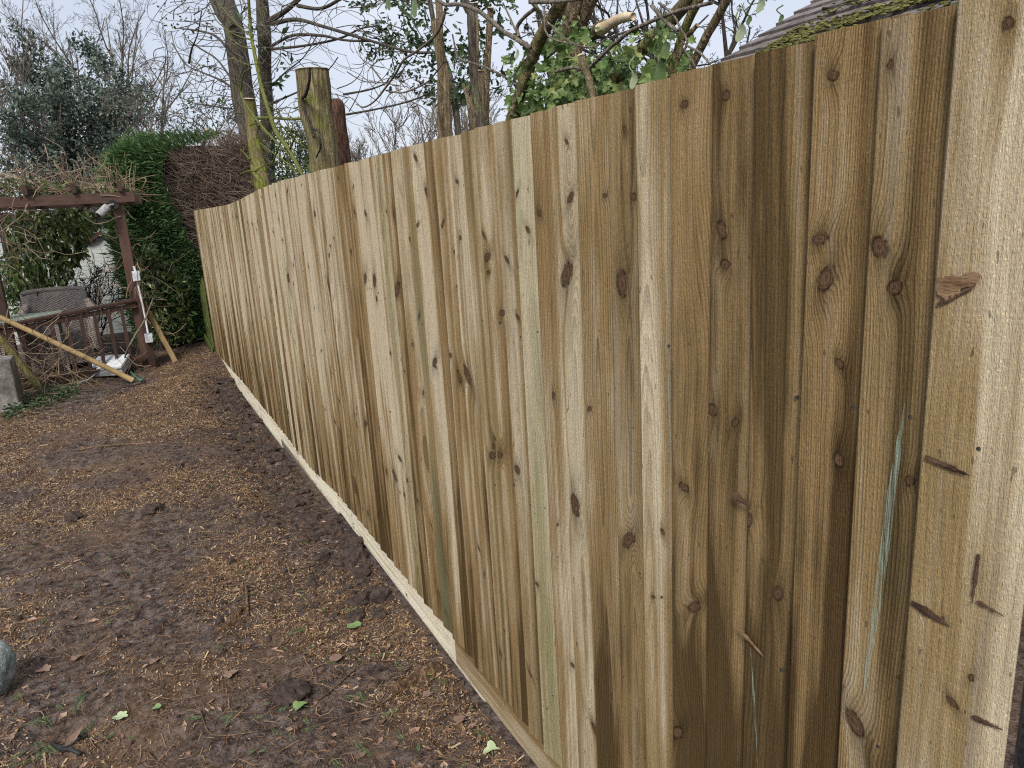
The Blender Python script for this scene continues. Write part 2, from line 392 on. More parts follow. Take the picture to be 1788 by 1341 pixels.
# knots picked out of the photograph on the nearer boards: picture x, y, radius in pixels
KN = [(1540,430,13),(1563,500,11),(1437,417,13),(1445,487,12),(1265,402,9),(1270,462,9),(1200,183,7),(1272,168,7),(1458,133,9),(1560,112,6),
      (1086,495,12),(995,480,12),(1000,345,6),(947,372,6),(1058,345,5),(1102,345,5),(993,248,4),(1088,228,4),(1010,882,10),(1097,942,11),(970,690,4),(1040,715,5),
      (1250,715,9),(1285,738,6),(1308,660,8),(1200,848,9),(1463,803,8),(1465,635,7),(1585,838,7),(1412,1190,12),(1452,1092,8),(1360,1040,8),(1495,1258,13),(1553,1148,8),
      (1272,1085,9),(1215,1058,9),(1190,1275,9),(1300,875,10),(1316,910,8),(820,655,9),(805,657,6),(762,632,6),(905,818,7),(875,795,8),(860,795,8),(855,450,7),(886,452,5),(876,548,7),(902,552,4),
      (1575,650,5),(1510,555,5),(1655,1220,7),(1686,1178,5),(697,505,8),(640,485,6),(655,490,6),(575,500,5),(505,485,8),(508,492,6),(485,510,5),(1040,1275,6),(1000,1160,5),(1548,640,5),
      (800,318,4),(745,335,5),(735,392,4),(778,390,4),(640,372,5),(690,376,4),(640,740,5),(665,750,5),(690,830,6),(700,800,5)]
byboard = {}
for px, py, rp in KN:
    P = onx(px, py); k = math.ceil(P[1]/0.1-1e-6); dd = (P-CAM)@fwd
    byboard.setdefault(k, []).append((P[1]-(0.1*k-0.125), P[2]-ZB(0.1*k), rp/F*dd*1.1))
TONE = {0:(0.40,0.08),1:(0.74,0.05),2:(0.86,0.0),3:(0.85,0.03),4:(0.85,0.02),5:(0.80,0.03),6:(0.40,0.05),7:(0.54,0.05),8:(0.50,0.02),9:(0.14,0.05),10:(0.16,0.02),11:(0.12,0.42),12:(0.40,0.1),13:(0.34,0.0),14:(0.40,0.1),15:(0.30,0.0)}
CUT = {0:(0.09,-0.03),1:(0.05,0.20),2:(0.03,0.16),3:(0.06,0.19),4:(0.02,0.02),5:(0.10,-0.05),6:(0.02,0.10),7:(0.012,0.075),8:(0.01,0.07),9:(0.015,0.075),10:(0.04,0.15),11:(0.12,-0.06)}
NB = 100
boards = []
nail_me = None
for k in range(NB):
    y = 0.1*k; wd = 0.132 if k == 0 else 0.125
    r = np.random.default_rng(100+k)
    zb = ZB(y)+r.normal(0, 0.0015); zt = ZT(y)+r.normal(0, 0.0012)
    tk = 0.0215+r.normal(0, 0.002); tn = 0.004
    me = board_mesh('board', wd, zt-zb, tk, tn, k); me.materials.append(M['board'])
    o = bpy.data.objects.new('board', me); COL.objects.link(o); o.parent = fence
    o.location = tuple(np.array([0.012+r.normal(0,0.0012), y-wd+(0 if k == 0 else r.normal(0, 0.0025)), zb])-wloc(fence))
    o.rotation_euler = (r.normal(0, 0.0009), 0, 0)
    t, g = TONE.get(k, (float(np.clip(r.normal(0.27+(0.08 if k > 60 else 0), 0.30), -0.05, 0.85)), 0.32*float(r.random() < 0.13)))
    c, p = CUT.get(k, (float(r.choice([r.uniform(0.005,0.03), r.uniform(0.03,0.12)])), float(r.uniform(-0.06, 0.19))))
    o['grain_seed'] = float(r.uniform(0, 60)); o['tone'] = t; o['green'] = g; o['cut'] = c; o['pith'] = p
    o['foot_tone'] = float(np.clip(r.normal(0.9, 0.25), 0.2, 1.4)) if k not in (9,10,11,0,6) else 0.3
    if 1 <= k <= 5: o['foot_tone'] = 1.55
    o['streak_gain'] = 1.25 if 1 <= k <= 8 else 1.9
    o['ring_gain'] = 0.3 if k == 0 else float(r.uniform(0.55, 1.0))
    o['ring_rate'] = float(r.uniform(150, 300)) if k else 120.0
    ks = list(byboard.get(k, []))[:NK]
    hgt = zt-zb
    while len(ks) < NK:
        if k < 9 and len(ks) >= 4: ks.append((0.06, -3.0-len(ks), 0.005)); continue
        ks.append((float(r.uniform(0.03, 0.12)), float(r.uniform(0.03, hgt-0.03)), float(abs(r.normal(0.0035, 0.0026))+0.0018)))
    for i, q in enumerate(ks): o['knot_%d' % (i+1)] = [float(q[0]), float(q[1]), float(max(q[2], 0.002))]
    boards.append(o)
    if k < 60:
        if nail_me is None:
            b = MB(); b.tube([(-0.0006,0,0),(0.004,0,0)], 0.0028, 7); q = b.build('nail', M['nail'], None, loc=(0,0,0)); nail_me = q.data; bpy.data.objects.remove(q)
        for j, zz in enumerate((0.22, 0.80, 1.30)):
            uu = 0.055+r.normal(0, 0.006)+0.012*math.sin(k*1.3+j)
            xx = -(tn+(tk-tn)*uu/wd)
            nq = bpy.data.objects.new('nail', nail_me); COL.objects.link(nq); nq.parent = o; nq.location = (xx, uu, zz-zb+r.normal(0, 0.012))
# torn knots, bark scars and preservative streaks on the nearest boards
def lens(b, p, q, wdt, th=0.0012, n=14, seed=1):
    """tapered sliver from p to q lying on the board face (plane x = const)"""
    r = np.random.default_rng(seed); p = np.array(p); q = np.array(q); t = q-p; nrm = np.array([0, -t[2], t[1]]); nrm /= np.linalg.norm(nrm)
    V = []; 
    for i in range(n+1):
        f = i/n; h = wdt*0.55*((1-f)**0.55)*min(1, 0.45+f*4)*(0.6+0.8*r.random()); c = p+t*f
        V += [c+nrm*h, c-nrm*h, c+np.array([-th*(0.4+0.9*r.random())*math.sin(math.pi*f), 0, 0])+nrm*h*0.25]
    f = []
    for i in range(n):
        a = 3*i; f += [[a, a+3, a+5, a+2], [a+2, a+5, a+4, a+1]]
    b.add(V, [np.array(f)])
def face(k, px, py):
    P = onx(px, py, 0.0); wd = 0.132 if k == 0 else 0.125
    uu = P[1]-(0.1*k-wd); P = onx(px, py, 0.012-(0.004+0.0175*uu/wd)-0.0030); return P
for k, a, c, wpx, mt, nm in [(0,(1616,798),(1697,832),13,'bark_scar','bark_scar'),(0,(1592,1052),(1662,1096),17,'bark_scar','bark_scar'),(0,(1637,508),(1716,480),38,'torn','torn_knot'),(0,(1637,532),(1708,498),9,'bark_scar','bark_scar'),
                     (0,(1706,1050),(1756,1078),8,'bark_scar','bark_scar'),(0,(1698,1252),(1754,1276),10,'bark_scar','bark_scar'),(0,(1710,968),(1698,1058),9,'bark_scar','bark_scar'),
                     (3,(1285,1092),(1335,1148),12,'torn','torn_knot'),(3,(1278,862),(1312,884),16,'bark_scar','bark_scar')]:
    dd = (face(k, *a)-CAM)@fwd; b = MB(); lens(b, face(k, *a), face(k, *c), wpx/F*dd, seed=a[0]); b.build(nm, M[mt], boards[k])
sgn = Sh('green_preservative'); 
gcol = sgn.mix(sgn.noise(sgn.co(), 60, 3), (0.27,0.36,0.28), (0.42,0.53,0.44))
M['green'] = sgn.done(gcol, 0.7); sgn.bump(sgn.noise(sgn.co(), 300, 3), 0.001)
tr = sgn.t.nodes.new('ShaderNodeBsdfTransparent'); ms = sgn.t.nodes.new('ShaderNodeMixShader')
sx, sy, sz = sgn.sep(sgn.co())
sgn.put(ms.inputs[0], sgn.smooth(sgn.noise(sgn.xyz(sx, sy*420, sz*14), 1.0, 3.0, 0.65), 0.36, 0.78))
sgn.t.links.new(tr.outputs[0], ms.inputs[1]); sgn.t.links.new(sgn.bs.outputs[0], ms.inputs[2]); sgn.t.links.new(ms.outputs[0], sgn.o.inputs[0])
for k, pp, wpx in [(1,[(1581,695),(1570,770),(1556,860),(1545,950),(1530,1060),(1516,1150),(1508,1210)],17),(6,[(1164,575),(1167,660),(1172,760),(1176,880),(1178,985)],6),(3,[(1311,1130),(1317,1220),(1324,1345)],5)]:
    b = MB(); P = [face(k, *p)+np.array([0.0002, 0, 0]) for p in pp]; n = len(P); V = []
    for i, p in enumerate(P):
        dd = (p-CAM)@fwd; h = wpx/F*dd*0.5*max(0.08, math.sin(math.pi*min(0.99, (i+0.02)/(n-1)))**0.6); V += [p+np.array([0, h, 0]), p-np.array([0, h, 0])]
    b.add(V, [np.array([[2*i, 2*i+2, 2*i+3, 2*i+1] for i in range(n-1)])]); b.build('preservative_streak', M['green'], boards[k], label='pale green preservative streak')
# gravel boards along the foot
def gravel(y0, y1, zt0, zb0, zt1, zb1, x0, x1, mat, seed, tone, label=None):
    b = MB(); n = 14; V = []
    r = np.random.default_rng(seed)
    for i in range(n+1):
        t = i/n; y = (y1-y0)*t; zt = zt0+(zt1-zt0)*t-zb0; zb = (zb1-zb0)*t+r.normal(0, 0.0008)
        V += [(0.002, y, zb), (0, y, zb+0.003), (0, y, zt), (x1-x0, y, zt), (x1-x0, y, zb)]
    f = [[5*i+j, 5*i+(j+1)%5, 5*i+5+(j+1)%5, 5*i+5+j] for i in range(n) for j in range(5)]
    me = bpy.data.meshes.new('gravel_board'); me.from_pydata(V, [], f+[[4,3,2,1,0], [5*n+j for j in range(5)]]); me.update(); me.materials.append(M[mat])
    # the grain of a gravel board runs along it: spin the object so that its local z lies along the fence
    R = Matrix(((1,0,0),(0,0,1),(0,-1,0)))
    me.transform(R.inverted().to_4x4())
    o = bpy.data.objects.new('gravel_board', me); COL.objects.link(o); o.parent = fence
    o.rotation_euler = R.to_euler(); o.location = tuple(np.array([x0, y0, zb0])-wloc(fence))
    o['grain_seed'] = float(seed)*1.7; o['tone'] = tone; o['green'] = 0.0; o['cut'] = 0.05; o['pith'] = -0.2; o['foot_tone'] = 0.0; o['ring_rate'] = 240.0; o['ring_gain'] = 0.5; o['streak_gain'] = 1.5
    for i in range(NK): o['knot_%d' % (i+1)] = [float(r.uniform(-0.13, -0.02)), float(r.uniform(0.1, abs(y1-y0)-0.1)), float(r.uniform(0.004, 0.009))]
    if label: o['label'] = label
    return o
gravel(0.03, 1.842, 0.03, -0.140, 0.03, -0.142, 0.0125, 0.036, 'board', 3, 0.45, 'weathered brown gravel board')
gravel(1.60, 3.66, 0.03, -0.166, 0.03, -0.150, 0.0165, 0.040, 'gravel_pale', 5, 0.0, 'fresh pale gravel board')
gravel(3.664, 5.48, 0.02, -0.175, -0.02, -0.235, 0.0135, 0.036, 'gravel_pale', 8, 0.05)
gravel(5.484, 7.30, -0.02, -0.255, -0.02, -0.262, 0.0125, 0.036, 'gravel_pale', 11, 0.05)
gravel(7.304, 9.93, -0.03, -0.265, -0.05, -0.28, 0.0135, 0.036, 'gravel_pale', 14, 0.1)
M['rail'] = m_simple('rail_wood', [(0.2,(0.20,0.14,0.075)),(0.8,(0.36,0.28,0.17))], 6, 0.85, 0.002, 60, (1,0.1,1))
for zr in (0.25, 0.82, 1.32):
    b = MB(); b.beam((0.036, -0.10, zr), (0.036, 3.6, zr), 0.045, 0.075, bev=0.004); b.build('rail', M['rail'], fence)
    b = MB(); b.beam((0.036, 3.61, zr-0.01), (0.036, 9.92, zr-0.06), 0.045, 0.075, bev=0.004); b.build('rail', M['rail'], fence)
for yp in (1.85, 3.66, 5.48, 7.30, 9.10):
    b = MB(); b.beam((0.112, yp, -0.5), (0.112, yp, 1.66), 0.10, 0.10, up=(1,0,0), bev=0.006); b.build('post', M['rail'], fence)
# black upright filling the dark band at the near end of the fence
M['black_end'] = m_simple('plain_black', [(0.3,(0.008,0.009,0.011)),(0.85,(0.045,0.048,0.055))], 50, 0.55, 0.002, 120, spec=0.4)
t = thing('black_upright', 'black upright filling the dark band at the near right end of the fence', 'post', (0.045, -0.185, -0.2))
b = MB(); b.beam((0.045, -0.185, -0.2), (0.045, -0.185, 1.9), 0.085, 0.085, up=(1,0,0), bev=0.008); b.build('shaft', M['black_end'], t)
b = MB(); b.box((0.045, -0.185, 1.915), (0.10, 0.10, 0.03), taper=0.8); b.build('cap', M['black_end'], t)
# algae-covered boards of the old fence beyond the far end
M['algae'] = m_bark('algae_board', (0.05,0.06,0.026), (0.12,0.14,0.058), (0.11,0.155,0.045), 0.5, 50, 0.05, 0.85, 0.002)
old = thing('old_fence', 'low old board fence green with algae beyond the far end of the new fence', 'fence', (0.02, 10.4, -0.25))
for i in range(6):
    y0 = 9.94+i*0.125; h = 0.86-0.04*i+0.015*math.sin(i*2.3)
    b = MB(); b.box((-0.022+0.003*(i%2), y0+0.0575, -0.2+(h+0.2)/2), (0.018, 0.118, h+0.2)); b.build('board', M['algae'], old)
b = MB(); b.beam((0.012, 9.96, 0.6), (0.012, 10.6, 0.58), 0.04, 0.07); b.build('rail', M['algae'], old)
b = MB(); b.beam((-0.046, 9.90, -0.16), (-0.055, 10.66, -0.06), 0.02, 0.2); b.build('gravel_board', M['algae'], old)

# ------------------------------------------------------------------ ground
def ground_z(x, y, fine=True):
    x = np.asarray(x, float); y = np.asarray(y, float)
    edge = np.interp(y, [-2,3.3,4.3,5.2,7.0,8.0,8.7,9.5,10.5,12], [-0.178,-0.185,-0.255,-0.285,-0.295,-0.265,-0.205,-0.14,-0.11,-0.12])
    body = np.interp(y, [-2,2,5,8,10,14], [-0.175,-0.165,-0.16,-0.165,-0.15,-0.12])-0.0*x
    f = np.clip((x+0.62)/0.5, 0, 1); f = f*f*(3-2*f)
    z = body*(1-f)+edge*f
    if not fine: return z
    near = np.clip(1-np.abs(x+1.2)/3.5, 0, 1)*np.clip((12-y)/2, 0, 1)*np.clip((y+3)/2, 0, 1)
    lump = (vnoise(x*1.7, y*1.7, 1)-0.5)*0.055 + (vnoise(x*4.6, y*4.6, 2)-0.5)*0.04
    rough_ = (vnoise(x*14, y*14, 3)-0.5)*0.024*(0.2+1.8*vnoise(x*2.3, y*2.3, 8)**1.5) + (vnoise(x*30+y*6, y*33, 4)-0.5)*0.012*(0.4+1.2*vnoise(x*3.1, y*3.1, 12))
    dug = np.clip((x+0.55)/0.25, 0, 1)*np.clip((y-2.3)/1.0, 0, 1)*np.clip((8.8-y)/0.5, 0, 1)*np.clip((0.02-x)/0.06, 0, 1)
    cl = np.abs(vnoise(x*9, y*9, 6)-0.5)*2
    dugz = dug*((vnoise(x*4.2, y*4.2, 5)-0.35)*0.09+(1-cl)*0.03+(vnoise(x*22, y*22, 9)-0.5)*0.034+(vnoise(x*45, y*45, 10)-0.5)*0.018)
    return z+near*(lump*np.clip(1-f*0.7, 0, 1)+rough_)+near*dugz
xs = np.concatenate([[-400,-150,-60,-25,-12,-7,-5,-4,-3.3], np.arange(-2.9, 0.06, 0.016), [0.1,0.2,0.35,0.6,1,1.6,2.5,4,7,12,25,60,150,400]])
ys = np.concatenate([[-400,-150,-60,-25,-12,-6,-3,-1.5,-0.5,0.2,0.6], np.arange(0.9, 5, 0.015), np.arange(5, 11.5, 0.022), [12,12.6,13.4,14.5,16,20,26,40,60,100,200,400]])
gx, gy = np.meshgrid(xs, ys); gz = ground_z(gx, gy)
nx, ny = len(xs), len(ys)
i = np.arange(ny-1)[:, None]*nx+np.arange(nx-1)[None]
b = MB(); b.add(np.stack([gx, gy, gz], -1).reshape(-1, 3), [np.stack([i, i+1, i+nx+1, i+nx], -1).reshape(-1, 4)])
s = Sh('soil'); P = s.pos(); px_, py_, pz_ = s.sep(P)
a1 = s.noise(P, 1.6, 4, 0.6); a2 = s.noise(P, 22, 4, 0.65); a3 = s.noise(s.xyz(px_*90, py_*60, pz_*60), 1.0, 3, 0.7)
col = s.mix(s.smooth(a2, 0.3, 0.7), (0.030,0.023,0.021), (0.175,0.138,0.126))
col = s.mix(s.smooth(a1, 0.44, 0.64)*0.5, col, s.mix(a3, (0.075,0.047,0.03), (0.25,0.165,0.10)))
col = s.mix(s.smooth(a3, 0.58, 0.70)*0.6, col, (0.25,0.185,0.125))
col = s.gain(col, s.smooth(a3, 0.28, 0.5, 0.45, 1.0))  # low spots of the bump noise darkened: crevice shade put into the colour
col = s.mix(s.smooth(s.voro(P, 140), 0.0, 0.16, 1.0, 0.0)*0.5, col, (0.16,0.13,0.115))
s.bump(a2*0.9+a3*0.8, 0.02, 1.0)
M['soil'] = s.done(col, s.smooth(a1, 0.35, 0.6, 0.7, 0.95), 0.12)
g = b.build('ground', M['soil'], None, loc=(0,0,0), smooth=True); tag(g, 'bare dark trampled soil of the garden strewn with wood chippings', 'ground', kind='structure')

def gpts(n, x0=-2.5, x1=0.0, y0=1.0, y1=10.4, dens=None):
    x = rng.uniform(x0, x1, n*4); y = y0+(y1-y0)*rng.uniform(0, 1, n*4)**1.15
    keep = np.ones(len(x), bool)
    if dens is not None: keep = rng.random(len(x)) < dens(x, y)
    # stay inside what the frame can see, with a margin
    d = np.stack([x, y, -0.16+0*x], 1)-CAM; zc = d@fwd; u = 894+F*(d@rgt)/zc
    keep &= (zc > 0.2) & (u > -160) & (x < -0.004)
    x, y = x[keep][:n], y[keep][:n]
    return x, y, ground_z(x, y)
def chipdens(x, y):
    a = vnoise(x*1.9+3, y*1.5, 21); c = vnoise(x*5, y*5, 22)
    px_hint = np.clip((y-3.2)/2.0, 0, 1)*0.35+np.exp(-((x+0.55)/0.35)**2)*np.clip((y-1.2), 0, 1)*np.clip((4.6-y), 0, 1)*0.45
    dug = np.clip((x+0.42)/0.2, 0, 1)*np.clip((y-3.0)/0.6, 0, 1)*np.clip((8.6-y), 0, 1)
    return np.clip((a*0.95+c*0.5-0.66)*2.6+px_hint, 0.02, 1)*(1-0.85*dug)
M['chips'] = m_leaf('wood_chips', [(0.0,(0.06,0.036,0.026)),(0.35,(0.19,0.118,0.066)),(0.7,(0.36,0.25,0.145)),(1.0,(0.60,0.49,0.34))], 0.85, 0.2, 0.0, 0.15)
M['needles'] = m_leaf('dry_needles', [(0.0,(0.035,0.02,0.014)),(0.45,(0.15,0.075,0.035)),(0.8,(0.30,0.17,0.08)),(1.0,(0.45,0.33,0.19))], 0.85, 0.2, 0.0, 0.15)
def scatter_flat(n, l0, l1, w0, w1, dens, tilt=0.35, lift=0.003, **kw):
    x, y, z = gpts(n, dens=dens, **kw); n = len(x)
    th = rng.uniform(0, np.pi, n); c = np.stack([x, y, z+lift+rng.random(n)*0.004], 1)
    a = np.stack([np.cos(th), np.sin(th), rng.normal(0, tilt, n)], 1); a /= np.linalg.norm(a, axis=1)[:, None]
    bb = np.cross(a, np.stack([rng.normal(0, tilt*1.3, n), rng.normal(0, tilt*1.3, n), np.ones(n)], 1)); bb /= np.linalg.norm(bb, axis=1)[:, None]
    L = rng.uniform(l0, l1, n)*np.exp(rng.normal(0, 0.3, n)); W = rng.uniform(w0, w1, n)
    return c, a*L[:, None]/2, bb*W[:, None]/2
b = MB(); b.quads(*scatter_flat(105000, 0.004, 0.012, 0.002, 0.005, chipdens, 0.6)); b.quads(*scatter_flat(5000, 0.015, 0.04, 0.003, 0.008, chipdens, 0.4))
o = b.build('wood_chippings', M['chips'], None, loc=(0,0,0)); tag(o, 'scattered pale orange wood chippings trodden into the soil', 'wood chips', kind='stuff')
b = MB(); b.quads(*scatter_flat(42000, 0.012, 0.04, 0.001, 0.0024, lambda x, y: 0.35+chipdens(x, y)*0.6, 0.3))
o = b.build('needle_litter', M['needles'], None, loc=(0,0,0)); tag(o, 'fine brown needle and bark litter spread over the soil', 'litter', kind='stuff')
# crumbs and clods of dug soil
ico = None
def ico_sphere():
    t = (1+5**0.5)/2
    v = np.array([(-1,t,0),(1,t,0),(-1,-t,0),(1,-t,0),(0,-1,t),(0,1,t),(0,-1,-t),(0,1,-t),(t,0,-1),(t,0,1),(-t,0,-1),(-t,0,1)], float); v /= np.linalg.norm(v[0])
    f = np.array([(0,11,5),(0,5,1),(0,1,7),(0,7,10),(0,10,11),(1,5,9),(5,11,4),(11,10,2),(10,7,6),(7,1,8),(3,9,4),(3,4,2),(3,2,6),(3,6,8),(3,8,9),(4,9,5),(2,4,11),(6,2,10),(8,6,7),(9,8,1)])
    return v, f
IV, IF = ico_sphere()
def subdiv(v, f):
    v = list(map(tuple, v)); cache = {}; nf = []
    def mid(a, c):
        k = (min(a, c), max(a, c))
        if k not in cache:
            m_ = (np.array(v[a])+np.array(v[c]))/2; m_ /= np.linalg.norm(m_); cache[k] = len(v); v.append(tuple(m_))
        return cache[k]
    for a, c, d in f:
        x, y, z = mid(a, c), mid(c, d), mid(d, a); nf += [(a, x, z), (c, y, x), (d, z, y), (x, y, z)]
    return np.array(v), np.array(nf)
IV1, IF1 = subdiv(IV, IF); IV2, IF2 = subdiv(IV1, IF1); IV3, IF3 = subdiv(IV2, IF2)
def blob(b, c, r, seed, amp=0.25, freq=1.8, lv=2):
    v, f = {0:(IV,IF),1:(IV1,IF1),2:(IV2,IF2),3:(IV3,IF3)}[lv]
    r = np.broadcast_to(np.array(r, float), (3,))
    n = vnoise(v[:,0]*freq+seed*3.1+v[:,2]*1.3, v[:,1]*freq-v[:,2]*freq*0.8, seed)-0.5 + 0.5*(vnoise(v[:,0]*freq*2.7+v[:,2]*2, v[:,1]*freq*2.7-v[:,2]*2.3+seed, seed+1)-0.5)
    b.add(v*(1+amp*2*n)[:, None]*r+np.array(c), [f])
def cloddens(x, y):
    dug = np.clip((x+0.6)/0.3, 0, 1)*np.clip((y-2.2)/1.2, 0, 1)*np.clip((9.0-y)/0.5, 0, 1)
    return np.clip(dug*0.9+np.clip(vnoise(x*2.7, y*2.7, 31)-0.62, 0, 1)*1.6+0.10, 0, 1)
x, y, z = gpts(11000, dens=cloddens); b = MB()
for q in range(len(x)):
    r = 0.0046*math.exp(rnd.gauss(0, 0.6)); r = min(r, 0.022)
    b.add((IV*(1+rng.normal(0, 0.30, (12, 1))))*np.array([r*rnd.uniform(0.8,1.7), r*rnd.uniform(0.7,1.3), r*rnd.uniform(0.5,0.9)])+np.array([x[q], y[q], z[q]+r*0.2]), [IF])
M['clod'] = m_simple('clod_soil', [(0.2,(0.028,0.02,0.018)),(0.8,(0.11,0.082,0.072))], 30, 0.95, 0.012, 110)
gq = np.random.default_rng(91)
for q in range(420):
    yq = gq.uniform(2.4, 8.6); xq = -0.03-abs(gq.normal(0, 0.16)); rq = min(0.055, 0.016*math.exp(gq.normal(0, 0.5)))
    blob(b, (xq, yq, float(ground_z(xq, yq))+rq*0.25), (rq*gq.uniform(0.9,1.5), rq*gq.uniform(0.8,1.3), rq*0.7), q+300, 0.45, 3.0, 1)
o = b.build('soil_clods', M['clod'], None, loc=(0,0,0)); tag(o, 'dark crumbly clods of dug soil heaped along the foot of the fence', 'soil', kind='stuff')
# bigger lumps that stand out
M['clod_big'] = M['clod']
for px, py, rp, lab in [(508,1218,30,'grapefruit-sized clod of earth lying near the fence foot in the foreground'),(620,948,17,'lumpy clod of earth touching the pale gravel board'),(545,905,15,'dark clod of dug soil in the trench beside the gravel board, nearer of a pair'),(490,800,13,'dark clod of dug soil in the trench beside the gravel board, farther of a pair'),(268,893,16,'low dark clump of earth in the middle of the bare soil'),(130,905,13,'small dark clump of earth at the left of the bare soil')]:
    p = onz(px, py, -0.15); p[2] = ground_z(p[0], p[1]); d = (p-CAM)@fwd; r = rp/F*d
    b = MB(); blob(b, p+np.array([0,0,r*0.3]), (r, r*0.85, r*0.62), px, 0.42, 3.1, 3)
    tag(b.build('earth_clod', M['clod'], None, smooth=True), lab, 'clod')
# twigs
M['twig'] = m_leaf('fallen_twigs', [(0.0,(0.05,0.03,0.022)),(0.5,(0.16,0.10,0.07)),(1.0,(0.33,0.24,0.16))], 0.8, 0.2, 0.0, 0.2)
b = MB(); x, y, z = gpts(3600, dens=lambda x, y: np.clip(1.25-y*0.13, 0.15, 1)*(0.35+1.0*np.exp(-((x+0.4)/0.45)**2)))
for q in range(len(x)):
    L = 0.05*math.exp(rnd.gauss(0, 0.6)); th = rnd.uniform(0, 6.28); c = rnd.gauss(0, 0.35); n = 5
    ts = np.linspace(-0.5, 0.5, n); X_ = x[q]+np.cos(th+ts*c*3)*ts*L; Y_ = y[q]+np.sin(th+ts*c*3)*ts*L
    X_ = np.minimum(X_, -0.004)
    b.tube(np.stack([X_, Y_, ground_z(X_, Y_)+0.004+0.004*rnd.random()], 1), np.linspace(1, 0.5, n)*0.0016*math.exp(rnd.gauss(0, 0.3)), 3, False)
o = b.build('twig_litter', M['twig'], None, loc=(0,0,0)); tag(o, 'loose thin brown twigs littering the bare soil', 'twigs', kind='stuff')
# dead leaves, sprigs and small green leaves lying about
M['dead_leaf'] = m_leaf('dead_leaves', [(0.0,(0.07,0.045,0.035)),(0.5,(0.20,0.13,0.10)),(1.0,(0.38,0.27,0.21))], 0.75, 0.15, 0.0, 0.25)
b = MB(); x, y, z = gpts(800, dens=lambda x, y: np.clip(1.1-y*0.12, 0.1, 1)*(0.3+0.9*np.exp(-((x+0.3)/0.3)**2)))
n = len(x); th = rng.uniform(0, 6.28, n)
b.leaves(np.stack([x, y, z+0.006], 1), np.stack([np.cos(th), np.sin(th), rng.normal(0.05, 0.15, n)], 1), np.stack([rng.normal(0, 0.3, n), rng.normal(0, 0.3, n), np.ones(n)], 1), rng.uniform(0.018, 0.05, n), rng.uniform(0.012, 0.03, n), 0.3)
o = b.build('dead_leaf_litter', M['dead_leaf'], None, loc=(0,0,0)); tag(o, 'small curled dead brown leaves littering the soil', 'leaf litter', kind='stuff')
M['sprig'] = m_leaf('conifer_sprigs', [(0.0,(0.045,0.075,0.03)),(0.5,(0.10,0.15,0.06)),(1.0,(0.20,0.26,0.12))], 0.6, 0.3, 0.1)
def sprig(b, p, L, th, curl=0.3):
    n = 15; ts = np.linspace(0, 1, n); ang = th+curl*ts
    sx_ = p[0]+np.cumsum(np.cos(ang))*L/n; sy_ = p[1]+np.cumsum(np.sin(ang))*L/n; sz_ = ground_z(sx_, sy_)+0.006
    C_ = []; D_ = []; LL = []
    for sgn_ in (-1, 1):
        a_ = ang+sgn_*0.75; C_.append(np.stack([sx_, sy_, sz_], 1)); D_.append(np.stack([np.cos(a_), np.sin(a_), np.full(n, 0.12)], 1)); LL.append(L*0.26*np.sin(np.pi*(ts*0.85+0.12)))
    C_ = np.concatenate(C_); D_ = np.concatenate(D_); LL = np.concatenate(LL)
    b.leaves(C_, D_, np.tile([0,0,1.0], (2*n, 1))+rng.normal(0, 0.2, (2*n, 3)), LL, LL*0.09+0.0015, 0.1)
b = MB(); x, y, z = gpts(240, dens=lambda x, y: np.clip(1.2-y*0.16, 0.06, 1)*(0.35+1.0*np.exp(-((x+0.4)/0.45)**2)))
for q in range(len(x)): sprig(b, (x[q], y[q]), rnd.uniform(0.025, 0.075), rnd.uniform(0, 6.28), rnd.gauss(0, 0.6))
for px, py in [(120,1290),(100,1310),(75,1325),(130,1255),(60,1300),(90,1275),(30,1210),(650,1215),(700,1225),(560,1270),(490,1110),(640,1225),(620,1330),(105,1318),(140,1300),(35,1195)]:
    p = onz(px, py, -0.16); sprig(b, p, rnd.uniform(0.07, 0.13), rnd.uniform(0, 6.28), rnd.gauss(0, 0.5))
o = b.build('conifer_sprigs', M['sprig'], None, loc=(0,0,0)); tag(o, 'small clipped green conifer sprigs dropped over the soil', 'sprigs', kind='stuff')
M['green_leaf'] = m_leaf('fallen_green_leaf', [(0.0,(0.13,0.22,0.08)),(1.0,(0.26,0.38,0.16))], 0.5, 0.5, 0.1)
M['pale_leaf'] = m_leaf('fallen_pale_leaf', [(0.0,(0.36,0.46,0.25)),(1.0,(0.48,0.56,0.36))], 0.5, 0.5, 0.1)
def lobed_leaf(name, px, py, rp, th, mat, label, lobes=5, cup=0.25):
    p = onz(px, py, -0.155); p[2] = ground_z(p[0], p[1])+0.012; d = (p-CAM)@fwd; r = rp/F*d
    n = lobes*8; a_ = np.arange(n)/n*2*np.pi; rr = r*(0.62+0.38*np.abs(np.cos(a_*lobes/2))**0.8)*(1-0.25*np.cos(a_/1.0))
    V = [p+np.array([0,0,-0.004])]; V += [p+np.array([math.cos(q+th)*R_, math.sin(q+th)*R_, cup*R_*(0.3+0.5*math.sin(q*2+th))]) for q, R_ in zip(a_, rr)]
    b = MB(); b.add(V, [np.array([[0, 1+i_, 1+(i_+1)%n] for i_ in range(n)])])
    st = [p+np.array([-math.cos(th)*r*k_*0.9, -math.sin(th)*r*k_*0.9, 0.002]) for k_ in (0.3, 0.8, 1.5)]; b.tube(st, 0.0012, 4)
    tag(b.build(name, mat, None, smooth=True), label, 'leaf')
lobed_leaf('fallen_leaf', 213, 1251, 13, 0.6, M['pale_leaf'], 'pale green lobed leaf lying flat on dark soil in the left foreground')
lobed_leaf('fallen_leaf', 523, 1240, 14, 2.4, M['green_leaf'], 'curled green leaf beside the big clod of earth', 3, 0.7)
